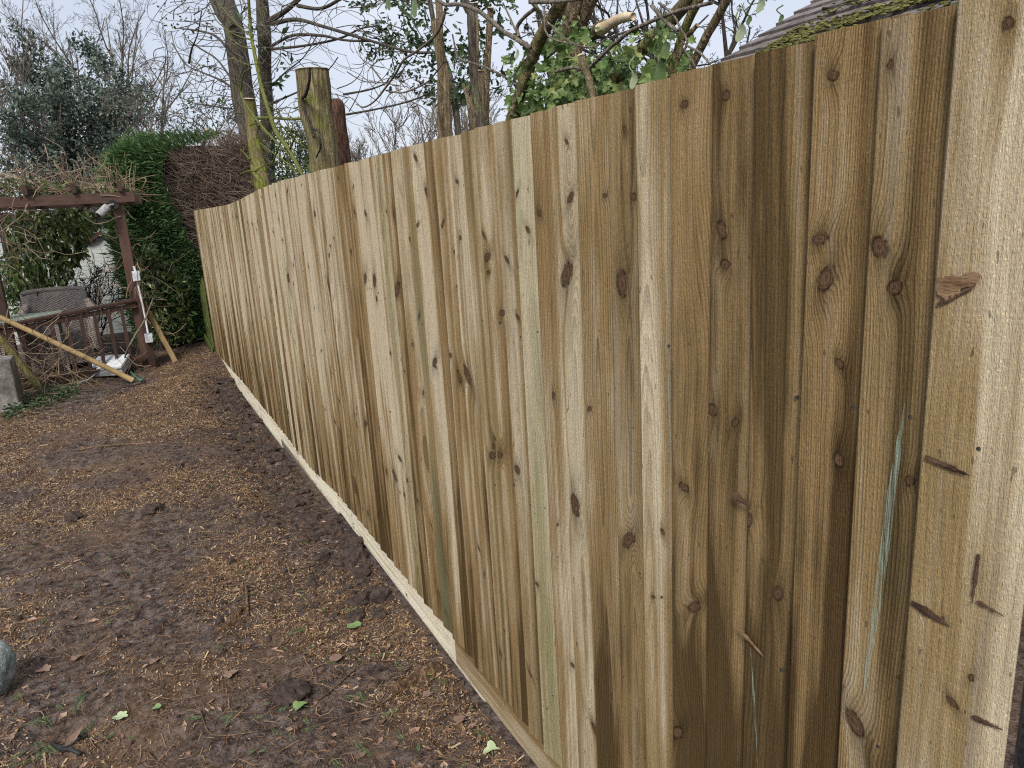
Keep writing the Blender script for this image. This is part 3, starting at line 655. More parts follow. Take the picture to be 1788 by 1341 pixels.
lobed_leaf('fallen_leaf', 858, 1300, 16, 1.2, M['pale_leaf'], 'pale green upturned leaf close to the fence in the foreground', 3, 0.8)
lobed_leaf('fallen_leaf', 620, 1084, 13, 0.2, M['green_leaf'], 'dark green flat leaf on the wood chips near the pale gravel board', 2, 0.2)
lobed_leaf('fallen_leaf', 747, 1173, 8, 0.9, M['green_leaf'], 'small green leaf beside the rotten wood strip', 3, 0.5)
lobed_leaf('fallen_leaf', 276, 1242, 9, 0.9, M['green_leaf'], 'dull olive leaf in the left foreground, right of the pale lobed leaf', 2, 0.4)
for px, py, rp, lab in [(22,1302,10,'round pale brown dead leaf in the bottom left corner'),(268,1160,9,'crumpled brown dead leaf alone on dark soil, left of centre'),(78,1165,13,'brown curled dead leaf to the right of the grey stone'),(400,1178,13,'flat brown dead leaf midway between the stone and the fence'),(130,1146,9,'grey-brown dead leaf up behind the grey stone'),(745,1205,10,'pinkish brown dead leaf by the rotten wood strip'),(800,1250,12,'brown dead leaf against the brown gravel board'),(585,1150,13,'tan dead leaf left of the rotten wood strip')]:
    lobed_leaf('dead_leaf', px, py, rp, rnd.uniform(0, 6), M['dead_leaf'], lab, rnd.choice([3,5]), 0.45)
# curled long brown leaf
b = MB(); p = onz(145,1268); q = onz(118,1300)
b.leaves(np.array([[*p[:2], ground_z(p[0], p[1])+0.02]]), np.array([q-p]), np.array([[0.2,0.1,1.0]]), np.array([np.linalg.norm(q-p)*1.6]), np.array([0.03]), 0.4)
tag(b.build('curled_leaf', M['dead_leaf'], None), 'long curled russet leaf beside the black rubber strap at the bottom left', 'leaf')
# black cord
M['rubber'] = m_simple('black_rubber', [(0.3,(0.008,0.008,0.009)),(0.8,(0.03,0.03,0.032))], 40, 0.5, 0.001, 200, spec=0.45)
b = MB(); L_ = [onz(px, py, -0.155) for px, py in [(88,1297),(100,1305),(118,1308),(135,1303),(148,1292),(152,1284),(146,1280),(130,1281)]]
L_ = spline([np.array([p[0], p[1], ground_z(p[0], p[1])+0.010+0.006*(k_%2)]) for k_, p in enumerate(L_)], 6); b.tube(L_, 0.0038, 7)
L2 = spline([np.array([p[0], p[1], ground_z(p[0], p[1])+0.011]) for p in [onz(px, py, -0.155) for px, py in [(90,1299),(108,1311),(125,1315),(142,1319)]]], 6); b.tube(L2, np.interp(np.linspace(0,1,len(L2)), [0,0.3,1], [0.004,0.0065,0.007]), 8)
tag(b.build('rubber_strap', M['rubber'], None, smooth=True), 'loop of black rubber strap half buried at the bottom left', 'strap')
# long loose sticks one can pick out
M['stick'] = m_bark('stick_bark', (0.10,0.065,0.045), (0.27,0.19,0.13), None, 0, 90, 0.3, 0.85, 0.002)
def stick(name, pp, wpx, lab, mat=None, cat='stick', lift=0.008, sides=6):
    P = [onz(px, py, -0.155) for px, py in pp]; P = [np.array([p[0], p[1], ground_z(p[0], p[1])+lift]) for p in P]
    d = (P[0]-CAM)@fwd; P = spline(P, 5); P[:, 2] = np.maximum(P[:, 2], ground_z(P[:, 0], P[:, 1])+0.002)
    r = wpx/F*d/2; b = MB(); b.tube(P, np.linspace(r, r*0.6, len(P)), sides, True, 0.12, pp[0][0])
    tag(b.build(name, mat or M['stick'], None, smooth=True), lab, cat)
stick('twig', [(92,1125),(118,1136),(122,1139)], 2.5, 'pale straight twig right of the grey stone, ending at a dead leaf')
stick('twig', [(255,1215),(300,1219),(350,1217)], 2.5, 'thin straight brown twig lying crosswise above the pale lobed leaf')
stick('twig', [(265,1245),(285,1262),(320,1268)], 2, 'curved thin twig below the straight brown twig')
stick('twig', [(258,1310),(272,1325),(288,1341)], 2.5, 'pale bent twig at the bottom edge left of centre')
stick('twig', [(350,1245),(365,1280),(400,1294),(445,1285)], 2.5, 'long curved twig bending along the foreground soil')
stick('twig', [(30,1341),(70,1310),(88,1296),(112,1262)], 3, 'long tan twig running diagonally up to the black rubber strap')
stick('twig', [(770,1160),(720,1185),(655,1235),(610,1250),(560,1272)], 3, 'long brown twig lying below the rotten wood strip')
stick('twig', [(760,1310),(810,1325),(860,1341)], 3, 'reddish twig at the bottom edge beside the brown gravel board')
stick('twig', [(130,792),(200,782),(260,778)], 3, 'long dark stick lying flat on the soil in the middle distance')
stick('twig', [(620,1165),(585,1200),(545,1235)], 5, 'split brown stick pointing at the big clod of earth')
# rotten wood pieces
M['rotten'] = m_bark('rotten_wood', (0.07,0.042,0.028), (0.26,0.175,0.11), None, 0, 50, 0.3, 0.9, 0.006)
def plank_bit(name, a, c, wpx, lab, th=0.03, seed=0):
    A = onz(*a, -0.15); B_ = onz(*c, -0.15); d = (A-CAM)@fwd; wdt = wpx/F*d; b = MB(); n = 10; r = np.random.default_rng(seed); V = []; hk = r.uniform(0.6, 1.3, 4)
    t_ = B_-A; nn = np.array([-t_[1], t_[0], 0]); nn /= np.linalg.norm(nn)
    for i_ in range(n+1):
        p = A+t_*i_/n; h = wdt/2*float(np.interp(i_/n, [0,0.35,0.7,1], hk[::-1]))*(0.5 if i_ in (0, n) else 1)*(0.93+0.14*r.random()); z0 = float(ground_z(p[0], p[1]))-0.004; tz = th*float(np.interp(i_/n, [0,0.35,0.7,1], hk))*(0.5 if i_ in (0, n) else 1)
        off = nn*r.normal(0, wdt*0.08)
        for q, zz in ((-h, 0), (-h*0.7, tz*0.8), (0.1*h, tz), (h*0.8, tz*0.6), (h, 0)): w_ = p+nn*q+off; V.append((w_[0], w_[1], z0+zz))
    f = [[5*i_+j, 5*i_+5+j, 5*i_+6+j, 5*i_+1+j] for i_ in range(n) for j in range(4)]
    b.add(V, [np.array(f)]); b.add(V, [np.array([[0,1,2,3,4]]), np.array([[5*n+4,5*n+3,5*n+2,5*n+1,5*n]])])
    tag(b.build(name, M['rotten'], None), lab, 'wood')
plank_bit('rotten_wood', (372,1108), (436,1062), 15, 'reddish strip of rotten wood lying left of the chips, with a grey twig across it', seed=3)
plank_bit('rotten_wood', (680,1203), (772,1150), 22, 'long dark strip of rotten wood with its end against the pale gravel board', 0.035, seed=4)
plank_bit('bark_flake', (530,1030), (575,1018), 12, 'splintered orange bark flake in the chips near the fence', 0.008, seed=5)
stick('twig', [(434,1080),(432,1045),(430,1030)], 5, 'short grey twig propped on the reddish rotten wood', lift=0.02)
# stone, left edge
s = Sh('grey_stone'); P = s.co(); n1 = s.noise(P, 9, 5, 0.65); n2 = s.noise(P, 60, 4, 0.7)
col = s.ramp(s.clamp((n1-0.5)*1.8+0.5+(n2-0.5)*0.7), [(0.15,(0.08,0.10,0.10)),(0.5,(0.22,0.26,0.26)),(0.85,(0.42,0.46,0.46))]); s.bump(n1+n2*0.5, 0.02); M['stone'] = s.done(col, 0.8)
p = onz(-4,1208,-0.16); d = (p-CAM)@fwd; r = 50/F*d
b = MB(); blob(b, p+np.array([-0.03,0.02,r*0.75]), (r*0.95, r*0.9, r*1.15), 77, 0.14, 1.7, 3)
tag(b.build('stone', M['stone'], None, smooth=True), 'pale grey boulder half out of frame on the left edge', 'stone')

# ------------------------------------------------------------------ pergola, railing and what stands round them
def m_paintwood(name, c0, c1, stretch=(1,1,0.08), rough=0.6):
    s = Sh(name); x, y, z = s.sep(s.co()); p = s.xyz(x*stretch[0], y*stretch[1], z*stretch[2]); n = s.noise(p, 70, 4, 0.6); n2 = s.noise(s.co(), 6, 4, 0.6)
    col = s.mix(s.clamp((n-0.5)*1.4+(n2-0.5)*1.2+0.5), c0, c1); col = s.mix(s.smooth(n2, 0.62, 0.75)*0.5, col, (0.08,0.085,0.05))
    s.bump(n, 0.003); return s.done(col, rough, 0.3)
M['stain_v'] = m_paintwood('red_brown_stain_upright', (0.05,0.028,0.022), (0.135,0.075,0.055))
M['stain_h'] = m_paintwood('red_brown_stain_level', (0.042,0.024,0.019), (0.115,0.066,0.05), (0.08,1,1))
M['stain_dark'] = m_paintwood('dark_brown_stain', (0.026,0.015,0.012), (0.08,0.045,0.035))
perg = thing('pergola', 'weathered red-brown timber pergola at the far left end of the garden', 'pergola', (-1.6, 9.7, -0.15))
b = MB(); b.beam((-0.85, 9.70, -0.2), (-0.85, 9.70, 1.86), 0.115, 0.115, up=(1,0,0), bev=0.008); b.build('post', M['stain_v'], perg)
b = MB(); b.beam((-2.24, 9.70, -0.2), (-2.24, 9.70, 1.86), 0.12, 0.12, up=(1,0,0), bev=0.008); b.build('post', M['stain_dark'], perg, label='dark brown post half hidden by vines')
for y, xe, m_, zz in ((9.618, -0.66, 'stain_h', 1.928), (9.782, -0.585, 'stain_dark', 1.90)):
    b = MB(); b.beam((-3.6, y, zz), (xe, y, zz), 0.045, 0.118, bev=0.002); b.build('cross_beam', M[m_], perg)
for x in (-0.85, -2.24):
    b = MB(); b.beam((x, 11.9, -0.2), (x, 11.9, 1.86), 0.11, 0.11, up=(1,0,0), bev=0.008); b.build('post', M['stain_dark'], perg)
for x in (-3.2,-2.72,-2.24,-1.76,-1.28,-0.8):
    b = MB(); b.beam((x, 9.55, 2.05), (x, 12.1, 2.05), 0.045, 0.11, bev=0.005); b.build('rafter', M['stain_dark'], perg)
# spot lamp
M['lamp_metal'] = m_simple('brushed_grey_metal', [(0.3,(0.22,0.22,0.23)),(0.8,(0.42,0.42,0.43))], 30, 0.4, 0, spec=0.6)
M['lamp_black'] = m_simple('black_lamp_plastic', [(0.3,(0.012,0.012,0.012)),(0.8,(0.04,0.04,0.04))], 30, 0.5, 0)
t = thing('spotlight', 'grey cylindrical spotlight on a black round mount at the top of the pergola post', 'lamp', (-0.9, 9.6, 1.80))
mp = ony(198,357,9.57); hp = ony(186,362,9.50); he = ony(172,376,9.44)
b = MB(); b.tube([mp+np.array([0,0.07,0]), mp], 0.055, 14); b.build('mount', M['lamp_black'], t)
b = MB(); b.tube([mp, (mp+hp)/2+np.array([0,0,0.01]), hp], 0.012, 8); b.build('arm', M['lamp_metal'], t)
ax = (he-hp)/np.linalg.norm(he-hp); b = MB(); b.tube([hp-ax*0.02, hp-ax*0.012, hp+ax*0.02, he-ax*0.006, he], [0.030,0.042,0.044,0.044,0.040], 16); b.build('lamp_head', M['lamp_metal'], t)
b = MB(); b.tube([he-ax*0.002, he+ax*0.004], 0.034, 16); b.build('lens', M['lamp_black'], t)
# railing
RR = np.array([-0.862, 9.60, 0.70]); RL = ony(28, 565, 9.15)
rail = thing('deck_railing', 'dark brown timber railing with square balusters in front of the wicker armchair', 'railing', ((RR+RL)/2*np.array([1,1,0])+np.array([0,0,-0.15])))
dr = (RR-RL); Lr = np.linalg.norm(dr); dr = dr/Lr
RL2 = RL-dr*0.9
b = MB(); b.beam(RL2, RR, 0.075, 0.045, bev=0.01); b.build('handrail', M['stain_dark'], rail)
b = MB(); b.beam(RL2-[0,0,0.06], RR-[0,0,0.06], 0.035, 0.055, bev=0.004); b.build('top_rail', M['stain_dark'], rail)
bz = lambda p: -0.10 if p[0] > -1.3 else -0.14
b = MB(); b.beam(RL2*np.array([1,1,0])+[0,0,-0.03-0.1], RR*np.array([1,1,0])+[0,0,-0.03], 0.035, 0.055, bev=0.004); b.build('bottom_rail', M['stain_dark'], rail)
bm = None
nb = int((Lr+0.85)/0.155)
for i in range(nb):
    p = RR-dr*(0.17+i*0.155); b = MB()
    if bm is None:
        b.box((0,0,0), (0.040,0.040,0.76)); q = b.build('baluster', M['stain_dark'], None, loc=(0,0,0)); bm = q.data; bpy.data.objects.remove(q)
    inst('baluster', bm, rail, (p[0], p[1]-0.0, p[2]-0.06-0.36), (0.0, 0.012*math.sin(i*2.1), 0.05*math.sin(i)), None)
b = MB(); b.beam((-0.79, 9.60, -0.2), (-0.79, 9.60, 0.76), 0.085, 0.085, up=(1,0,0), bev=0.006); b.build('newel_post', M['stain_dark'], rail)
# weatherproof sockets on the post
M['white_plastic'] = m_simple('weathered_white_plastic', [(0.2,(0.50,0.53,0.58)),(0.8,(0.72,0.75,0.80))], 14, 0.45, 0.0005, 60, spec=0.4)
M['white_dull'] = m_simple('dull_white_plastic', [(0.2,(0.30,0.32,0.36)),(0.8,(0.66,0.69,0.74))], 14, 0.55, 0.001, 60, spec=0.35)
sk = thing('socket_conduit', 'two pale grey weatherproof socket boxes joined by a white conduit on the railing post', 'socket', (-0.75, 9.53, 0.0))
A = ony(238,482,9.535); B_ = ony(260,590,9.535)
for c, (bw, bh) in ((A, (0.085, 0.12)), (B_, (0.09, 0.11))):
    b = MB(); b.box(c, (bw, 0.075, bh)); q = b.build('socket_box', M['white_dull'], sk)
    b = MB(); b.box(c+np.array([0,-0.047,-0.004]), (bw*0.86, 0.018, bh*0.80), taper=0.9); b.build('lid', M['white_plastic'], q)
    for j in range(3):
        b = MB(); b.box(c+np.array([-bw*0.22+j*bw*0.22, -0.0575, 0.0]), (0.006, 0.004, bh*0.5)); b.build('rib', M['white_dull'], q)
b = MB(); b.tube(spline([A-[0,-0.01,0.06], (A+B_)/2+[0.006,0.01,0], B_+[0,0.01,0.06]], 6), 0.012, 10); b.build('conduit', M['white_plastic'], sk, smooth=True)
b = MB(); b.tube([A+[0,0.01,0.06], A+[-0.01,0.01,0.12]], 0.012, 8); b.build('cable_gland', M['white_plastic'], sk)
# leaning timbers
M['pole'] = m_paintwood('peeled_pole_wood', (0.24,0.16,0.07), (0.44,0.33,0.17), (1,1,0.2), 0.7)
M['mossy_pole'] = m_bark('mossy_pole_wood', (0.14,0.12,0.06), (0.30,0.26,0.14), (0.14,0.16,0.04), 0.35, 50, 0.15)
def pole(name, a, c, wpx, mat, lab, sides=12, rough=0.05):
    d = (a-CAM)@fwd; r = wpx/F*d/2; P = a[None]*(1-np.linspace(0,1,12)[:,None])+c[None]*np.linspace(0,1,12)[:,None]
    P[:, 2] += 0.01*np.sin(np.linspace(0, 3.1, 12)); b = MB(); b.tube(P, np.linspace(r, r*0.92, 12), sides, True, rough, int(wpx*7)); tag(b.build(name, mat, None, smooth=sides > 5), lab, 'pole')
e1 = onz(232,664,-0.16); pole('round_pole', e1, ony(-40,536,9.05), 9.0, M['pole'], 'long peeled round pole leaning across the railing with its foot on the soil')
e2 = onz(80,690,-0.17); pole('mossy_post', e2, ony(-30,556,8.8), 12.5, M['mossy_pole'], 'greenish mossy post leaning at the far left below the round pole')
e3 = onz(309,631,-0.14); e3t = ony(246,522,9.72); 
b = MB(); b.beam(e3-[0,0,0.05], e3t, 0.062, 0.045, bev=0.004, up=(0,1,0.2)); tag(b.build('timber_stake', M['pole'], None), 'sawn timber stake propped against the railing post', 'stake')
# white enclosure on the ground
c = onz(196,653,-0.13); bx = thing('junction_box', 'white plastic electrical enclosure lying tilted on the soil under the round pole', 'box', (c[0], c[1]+0.12, -0.15))
ca, sa = math.cos(-0.42), math.sin(-0.42); ty = 0.36; Rz = np.array([[ca,-sa,0],[sa,ca,0],[0,0,1]]); Rx = np.array([[1,0,0],[0,math.cos(ty),-math.sin(ty)],[0,math.sin(ty),math.cos(ty)]]); RB = Rz@Rx
c = c+np.array([0, 0.12, 0.075])
b = MB(); b.box(c, (0.36, 0.27, 0.10), RB); b.build('case', M['white_dull'], bx)
b = MB(); b.box(c+RB@np.array([0,0,0.062]), (0.385, 0.295, 0.020), RB, 0.97); b.build('lid', M['white_plastic'], bx)
for sx_ in (-1, 1):
    b = MB(); b.box(c+RB@np.array([sx_*0.12,-0.142,0.02]), (0.03, 0.016, 0.05), RB); b.build('latch', M['white_plastic'], bx)
b = MB(); b.tube(spline([onz(170,650,-0.10), onz(155,662,-0.13), onz(142,667,-0.14), onz(132,672,-0.15)], 6), 0.007, 7); tag(b.build('white_cable', M['white_plastic'], None, smooth=True), 'white cable running from the electrical enclosure into the vines', 'cable')
M['green_hose'] = m_simple('green_plastic', [(0.2,(0.03,0.12,0.09)),(0.8,(0.07,0.22,0.16))], 20, 0.4, 0, spec=0.5)
b = MB(); b.tube(spline([onz(229,650,-0.12), onz(236,657,-0.13), onz(246,664,-0.14), onz(250,660,-0.14)], 6), 0.010, 8); tag(b.build('green_wire', M['green_hose'], None, smooth=True), 'short curl of green cable at the foot of the round pole', 'cable')
# concrete block, far left
s = Sh('old_concrete'); P = s.co(); n1 = s.noise(P, 5, 5, 0.65); n2 = s.noise(P, 50, 4, 0.7)
col = s.ramp(s.clamp((n1-0.5)*2+0.5+(n2-0.5)*0.6), [(0.1,(0.05,0.047,0.04)),(0.5,(0.17,0.165,0.15)),(0.9,(0.34,0.33,0.31))]); s.bump(n2, 0.006); M['concrete'] = s.done(col, 0.9)
c = onz(8,721,-0.17); b = MB(); b.box((c[0]-0.14, c[1]+0.12, 0.09), (0.58, 0.34, 0.56)); b.V[-1] += rng.normal(0, 0.008, b.V[-1].shape)
ob = tag(b.build('concrete_block', M['concrete'], None), 'stained grey concrete block standing at the far left edge', 'block')
md = ob.modifiers.new('bevel', 'BEVEL'); md.width = 0.015; md.segments = 2
# wicker armchair
def m_wicker():
    s = Sh('grey_wicker'); x, y, z = s.sep(s.co())
    h = s.math('SINE', z*260); v_ = s.math('SINE', (x+y*0.7)*120); wv = h*s.math('SIGN', v_)
    n = s.noise(s.co(), 30, 3); f = s.clamp(s.math('ABSOLUTE', h)*0.6+wv*0.2+(n-0.5)*0.6)
    s.bump(wv, 0.006); return s.done(s.mix(f, (0.08,0.07,0.066), (0.50,0.45,0.43)), 0.7, 0.3)
M['wicker'] = m_wicker()
cc = ony(112,600,10.35); chx, chy = cc[0], 10.35
ch = thing('wicker_armchair', 'grey-brown woven wicker armchair behind the railing', 'chair', (chx, chy, -0.15))
def shell(b, fn, nu, nv, th):
    U, V_ = np.meshgrid(np.linspace(0,1,nu), np.linspace(0,1,nv)); p0 = fn(U, V_, 0); p1 = fn(U, V_, th); n = nu*nv
    i_ = np.arange(nv-1)[:,None]*nu+np.arange(nu-1)[None]; q = np.stack([i_, i_+1, i_+nu+1, i_+nu], -1).reshape(-1,4)
    e = [k_ for k_ in range(nu)]+[nu-1+k_*nu for k_ in range(1,nv)]+[n-1-k_ for k_ in range(1,nu)]+[k_*nu for k_ in range(nv-2,0,-1)]
    side = np.array([[e[k_], e[(k_+1)%len(e)], e[(k_+1)%len(e)]+n, e[k_]+n] for k_ in range(len(e))])
    b.add(np.concatenate([p0.reshape(-1,3), p1.reshape(-1,3)]), [q[:, ::-1], q+n, side])
def back(U, V_, th):
    a_ = (U-0.5)*1.25; r_ = 0.56+th; return np.stack([chx-0.02+np.sin(a_)*r_*1.05*(0.96+0.06*V_), chy-0.18+np.cos(a_)*r_*0.8+0.12*V_, 0.20+V_*(0.64-0.03*(2*U-1)**4)], -1)
b = MB(); shell(b, back, 18, 8, 0.045); b.build('backrest', M['wicker'], ch, smooth=True)
rim = back(np.linspace(0,1,18), np.ones(18), 0.022); b = MB(); b.tube(rim, 0.032, 8); b.build('back_rim', M['wicker'], ch, smooth=True)
b = MB(); b.box((chx, chy, 0.13), (0.66, 0.60, 0.36), taper=1.05); b.build('seat_base', M['wicker'], ch)
for sx_ in (-1, 1):
    b = MB(); b.tube(spline([(chx+sx_*0.34, chy+0.22, 0.66), (chx+sx_*0.40, chy+0.0, 0.56), (chx+sx_*0.41, chy-0.22, 0.50), (chx+sx_*0.38, chy-0.34, 0.40), (chx+sx_*0.36, chy-0.33, 0.12)], 6), 0.055, 10); b.build('arm', M['wicker'], ch, smooth=True)
    b = MB(); b.box((chx+sx_*0.36, chy-0.04, 0.28), (0.05, 0.50, 0.44)); b.build('side_panel', M['wicker'], ch)
for sx_ in (-1,1):
    for sy_ in (-1,1):
        b = MB(); b.tube([(chx+sx_*0.28, chy+sy_*0.24, -0.16), (chx+sx_*0.28, chy+sy_*0.24, 0.0)], 0.025, 8); b.build('leg', M['wicker'], ch)
# garden table with pale green top
M['table_top'] = m_simple('dusty_green_glass', [(0.2,(0.16,0.20,0.16)),(0.8,(0.34,0.39,0.33))], 10, 0.35, 0.0005, 60, spec=0.5)
tc = ony(62,552,9.75); tb = thing('garden_table', 'low garden table with a dusty pale green top left of the wicker armchair', 'table', (tc[0]-0.12, 9.85, -0.15))
b = MB(); b.box((tc[0]-0.12, 9.85, tc[2]-0.01), (0.74, 0.55, 0.03)); b.build('table_top', M['table_top'], tb)
b = MB(); b.box((tc[0]-0.12, 9.85, tc[2]-0.06), (0.70, 0.51, 0.06)); b.build('apron', M['wicker'], tb)
for sx_ in (-1,1):
    for sy_ in (-1,1): b = MB(); b.box((tc[0]-0.12+sx_*0.31, 9.85+sy_*0.21, (tc[2]-0.09-0.16)/2), (0.06, 0.06, tc[2]-0.09+0.16)); b.build('leg', M['wicker'], tb)
# white boarded shed behind
M['shed_white'] = m_simple('white_shed_paint', [(0.15,(0.42,0.47,0.46)),(0.8,(0.66,0.72,0.72))], 5, 0.7, 0.001, 40, (0.2,1,2))
M['shed_dark'] = m_simple('dark_roof_felt', [(0.2,(0.03,0.032,0.036)),(0.8,(0.085,0.09,0.098))], 14, 0.9, 0.003, 90)
shed = thing('white_shed', 'white painted weatherboard shed behind the pergola', 'shed', (-1.75, 14.0, -0.15))
b = MB(); b.box((-1.78, 14.05, 0.80), (1.66, 1.90, 1.90)); b.build('wall', M['shed_white'], shed)
wb = None
for i in range(30):
    z0 = -0.12+i*0.062
    b = MB()
    if wb is None:
        b.add([(-0.84,0.0,0),(0.84,0.0,0),(0.84,-0.0065,0),(-0.84,-0.0065,0),(-0.84,0.0,0.060),(0.84,0.0,0.060),(0.84,-0.004,0.060),(-0.84,-0.004,0.060)], [np.array([[0,1,2,3],[7,6,5,4],[3,2,6,7],[1,0,4,5],[0,3,7,4],[2,1,5,6]])]); q = b.build('weatherboard', M['shed_white'], None, loc=(0,0,0)); wb = q.data; bpy.data.objects.remove(q)
    inst('weatherboard', wb, shed, (-1.78, 13.098, z0))
b = MB(); b.beam((-0.93, 13.06, -0.15), (-0.93, 13.06, 1.76), 0.09, 0.08, up=(1,0,0)); b.build('corner_post', M['shed_dark'], shed)
b = MB(); b.box((-1.78, 14.05, 1.80), (1.95, 2.25, 0.09)); b.build('roof', M['shed_dark'], shed)
b = MB(); b.box((-2.25, 13.085, 1.25), (0.50, 0.03, 0.72)); q = b.build('window', M['shed_dark'], shed)
# fish ornament on the shed wall
fc = ony(158,414,13.03); fx = [(-0.17,0.0),(-0.10,0.055),(0.0,0.07),(0.08,0.045),(0.13,0.02),(0.20,0.075),(0.185,0.0),(0.20,-0.06),(0.13,-0.015),(0.06,-0.05),(-0.04,-0.065),(-0.12,-0.04)]
b = MB(); k_ = len(fx); th_ = 0.32; V = [fc+np.array([px*math.cos(th_)-pz*math.sin(th_), yy, px*math.sin(th_)+pz*math.cos(th_)]) for yy in (-0.02, 0.02) for px, pz in fx]
b.add(V, [np.array([list(range(k_))]), np.array([list(range(k_, 2*k_))[::-1]]), np.array([[i_+k_, (i_+1)%k_+k_, (i_+1)%k_, i_] for i_ in range(k_)])])
tag(b.build('fish_ornament', M['bark_scar'], None), 'dark fish-shaped ornament hung on the white shed wall', 'ornament')

# ------------------------------------------------------------------ plants: growth
def grow(base, dirv, L, r, levels, seed, spread=0.6, up=0.06, wob=0.12, nch=(5,5,4,3), ratio=0.55, start=0.25, seg=7, rr=0.55):
    """branching level by level; returns a list of (points (m,n,3), radii (m,n), level)"""
    g_ = np.random.default_rng(seed); out = []
    p = np.array([base], float); d = np.array([dirv], float); d /= np.linalg.norm(d, axis=1)[:, None]; L = np.array([float(L)]); r = np.array([float(r)])
    for lv in range(levels):
        n = seg if lv < 2 else max(3, seg-2); m_ = len(p); P = [p]; D = [d]
        for k_ in range(n):
            d = d+g_.normal(0, wob*(1+0.35*lv), (m_, 3))+np.array([0, 0, up]); d /= np.linalg.norm(d, axis=1)[:, None]; p = p+d*(L/n)[:, None]; P.append(p); D.append(d)
        P = np.stack(P, 1); D = np.stack(D, 1); out.append((P, r[:, None]*np.linspace(1, 0.12 if lv == 0 else 0.4, n+1)[None], lv))
        if lv+1 < levels:
            c_ = nch[min(lv, len(nch)-1)]; t_ = start+(1-start)*(np.arange(c_)[None]+g_.random((m_, c_)))/c_; i_ = np.minimum(n, (t_*n).astype(int)); row = np.arange(m_)[:, None]
            dd = D[row, i_].reshape(-1, 3); pp = P[row, i_].reshape(-1, 3); ax_ = g_.normal(size=dd.shape); ax_ -= dd*(ax_*dd).sum(1)[:, None]; ax_ /= np.linalg.norm(ax_, axis=1)[:, None]
            an = (spread*g_.uniform(0.6, 1.35, len(dd)))[:, None]; d = dd*np.cos(an)+ax_*np.sin(an); p = pp
            t_ = t_.reshape(-1); L = np.repeat(L, c_)*ratio*g_.uniform(0.65, 1.2, len(t_))*(1.15-0.45*t_); r = np.repeat(r, c_)*(1-0.5*t_)*rr
    return out
def tree(name, label, base, mats, branches, leaf=None, group=None, trunk_lv=1, rmin=0.004, cat='tree', loc=None):
    """trunk = the thick branches, crown = twigs, foliage = leaves"""
    t = thing(name, label, cat, loc if loc is not None else base, group); b1 = MB(); b2 = MB()
    for P, R, lv in branches:
        R = np.maximum(R, rmin)
        if lv <= trunk_lv: b1.tubes(P, R, 7 if lv == 0 else 5)
        else: b2.tubes(P, R, 3)
    if b1.n: b1.build('trunk', mats[0], t, smooth=True)
    if b2.n: tag(b2.build('crown', mats[1], t, smooth=True), kind='stuff')
    if leaf:
        b3 = MB(); b3.leaves(*leaf[1:]); tag(b3.build('foliage', leaf[0], t), kind='stuff')
    return t
def tip_leaves(branches, mat, per, size, levels, spread=0.12, droop=0.0, aspect=0.55):
    C_ = []
    for P, R, lv in branches:
        if lv in levels:
            m_, n = P.shape[:2]; i_ = rng.uniform(0.1, 1, (m_, per))*(n-1); a_ = np.floor(i_).astype(int).clip(0, n-2); f = (i_-a_)[..., None]; row = np.arange(m_)[:, None]
            C_.append((P[row, a_]*(1-f)+P[row, a_+1]*f).reshape(-1, 3))
    C_ = np.concatenate(C_); C_ = C_+rng.normal(0, spread, C_.shape); n = len(C_); D_ = rvec(n)+np.array([0,0,-droop]); N_ = rvec(n)+np.array([0,0,0.7])
    L_ = size*np.exp(rng.normal(0, 0.25, n)); return (mat, C_, D_, N_, L_, L_*aspect, 0.2)
IVY = [(0,0),(-0.12,-0.28),(0.18,-0.52),(0.36,-0.30),(0.62,-0.40),(0.66,-0.16),(1.0,0),(0.66,0.16),(0.62,0.40),(0.36,0.30),(0.18,0.52),(-0.12,0.28)]
HOLLY = [(0,0),(0.15,-0.2),(0.25,-0.12),(0.45,-0.27),(0.55,-0.14),(0.75,-0.2),(1.0,0),(0.75,0.2),(0.55,0.14),(0.45,0.27),(0.25,0.12),(0.15,0.2)]

M['bark_grey'] = m_bark('grey_bark', (0.075,0.068,0.058), (0.20,0.185,0.16), (0.11,0.13,0.06), 0.1, 40)
M['bark_dark'] = m_bark('dark_bark', (0.05,0.044,0.036), (0.155,0.138,0.112), (0.10,0.12,0.045), 0.25, 40)
M['bark_moss'] = m_bark('mossy_bark', (0.13,0.10,0.055), (0.27,0.22,0.13), (0.15,0.19,0.035), 0.45, 34)
M['bark_tan'] = m_bark('tan_bark', (0.13,0.10,0.06), (0.36,0.29,0.19), (0.15,0.16,0.06), 0.08, 55, 0.08, 0.9, 0.008)
M['bark_red'] = m_bark('red_brown_bark', (0.055,0.03,0.024), (0.19,0.105,0.08), None, 0, 40)
M['bark_olive'] = m_bark('olive_bark', (0.125,0.105,0.055), (0.30,0.255,0.145), (0.16,0.18,0.055), 0.3, 45, 0.1, 0.9, 0.008)
M['cut_wood'] = m_simple('fresh_cut_wood', [(0.2,(0.42,0.33,0.20)),(0.8,(0.66,0.57,0.42))], 20, 0.8, 0.002, 90)
M['twig_grey'] = m_bark('grey_twigs', (0.14,0.122,0.105), (0.29,0.255,0.22), None, 0, 60)
M['twig_pale'] = m_bark('pale_twigs', (0.17,0.15,0.12), (0.32,0.28,0.23), None, 0, 60)
M['twig_dark'] = m_bark('dark_twigs', (0.045,0.04,0.034), (0.11,0.097,0.082), None, 0, 60)
M['twig_green'] = m_bark('green_twigs', (0.13,0.15,0.045), (0.25,0.27,0.09), None, 0, 60)
M['vine'] = m_leaf('vine_stems', [(0.0,(0.09,0.06,0.042)),(0.5,(0.22,0.165,0.115)),(1.0,(0.42,0.34,0.24))], 0.85, 0.2, 0.0, 0.15)
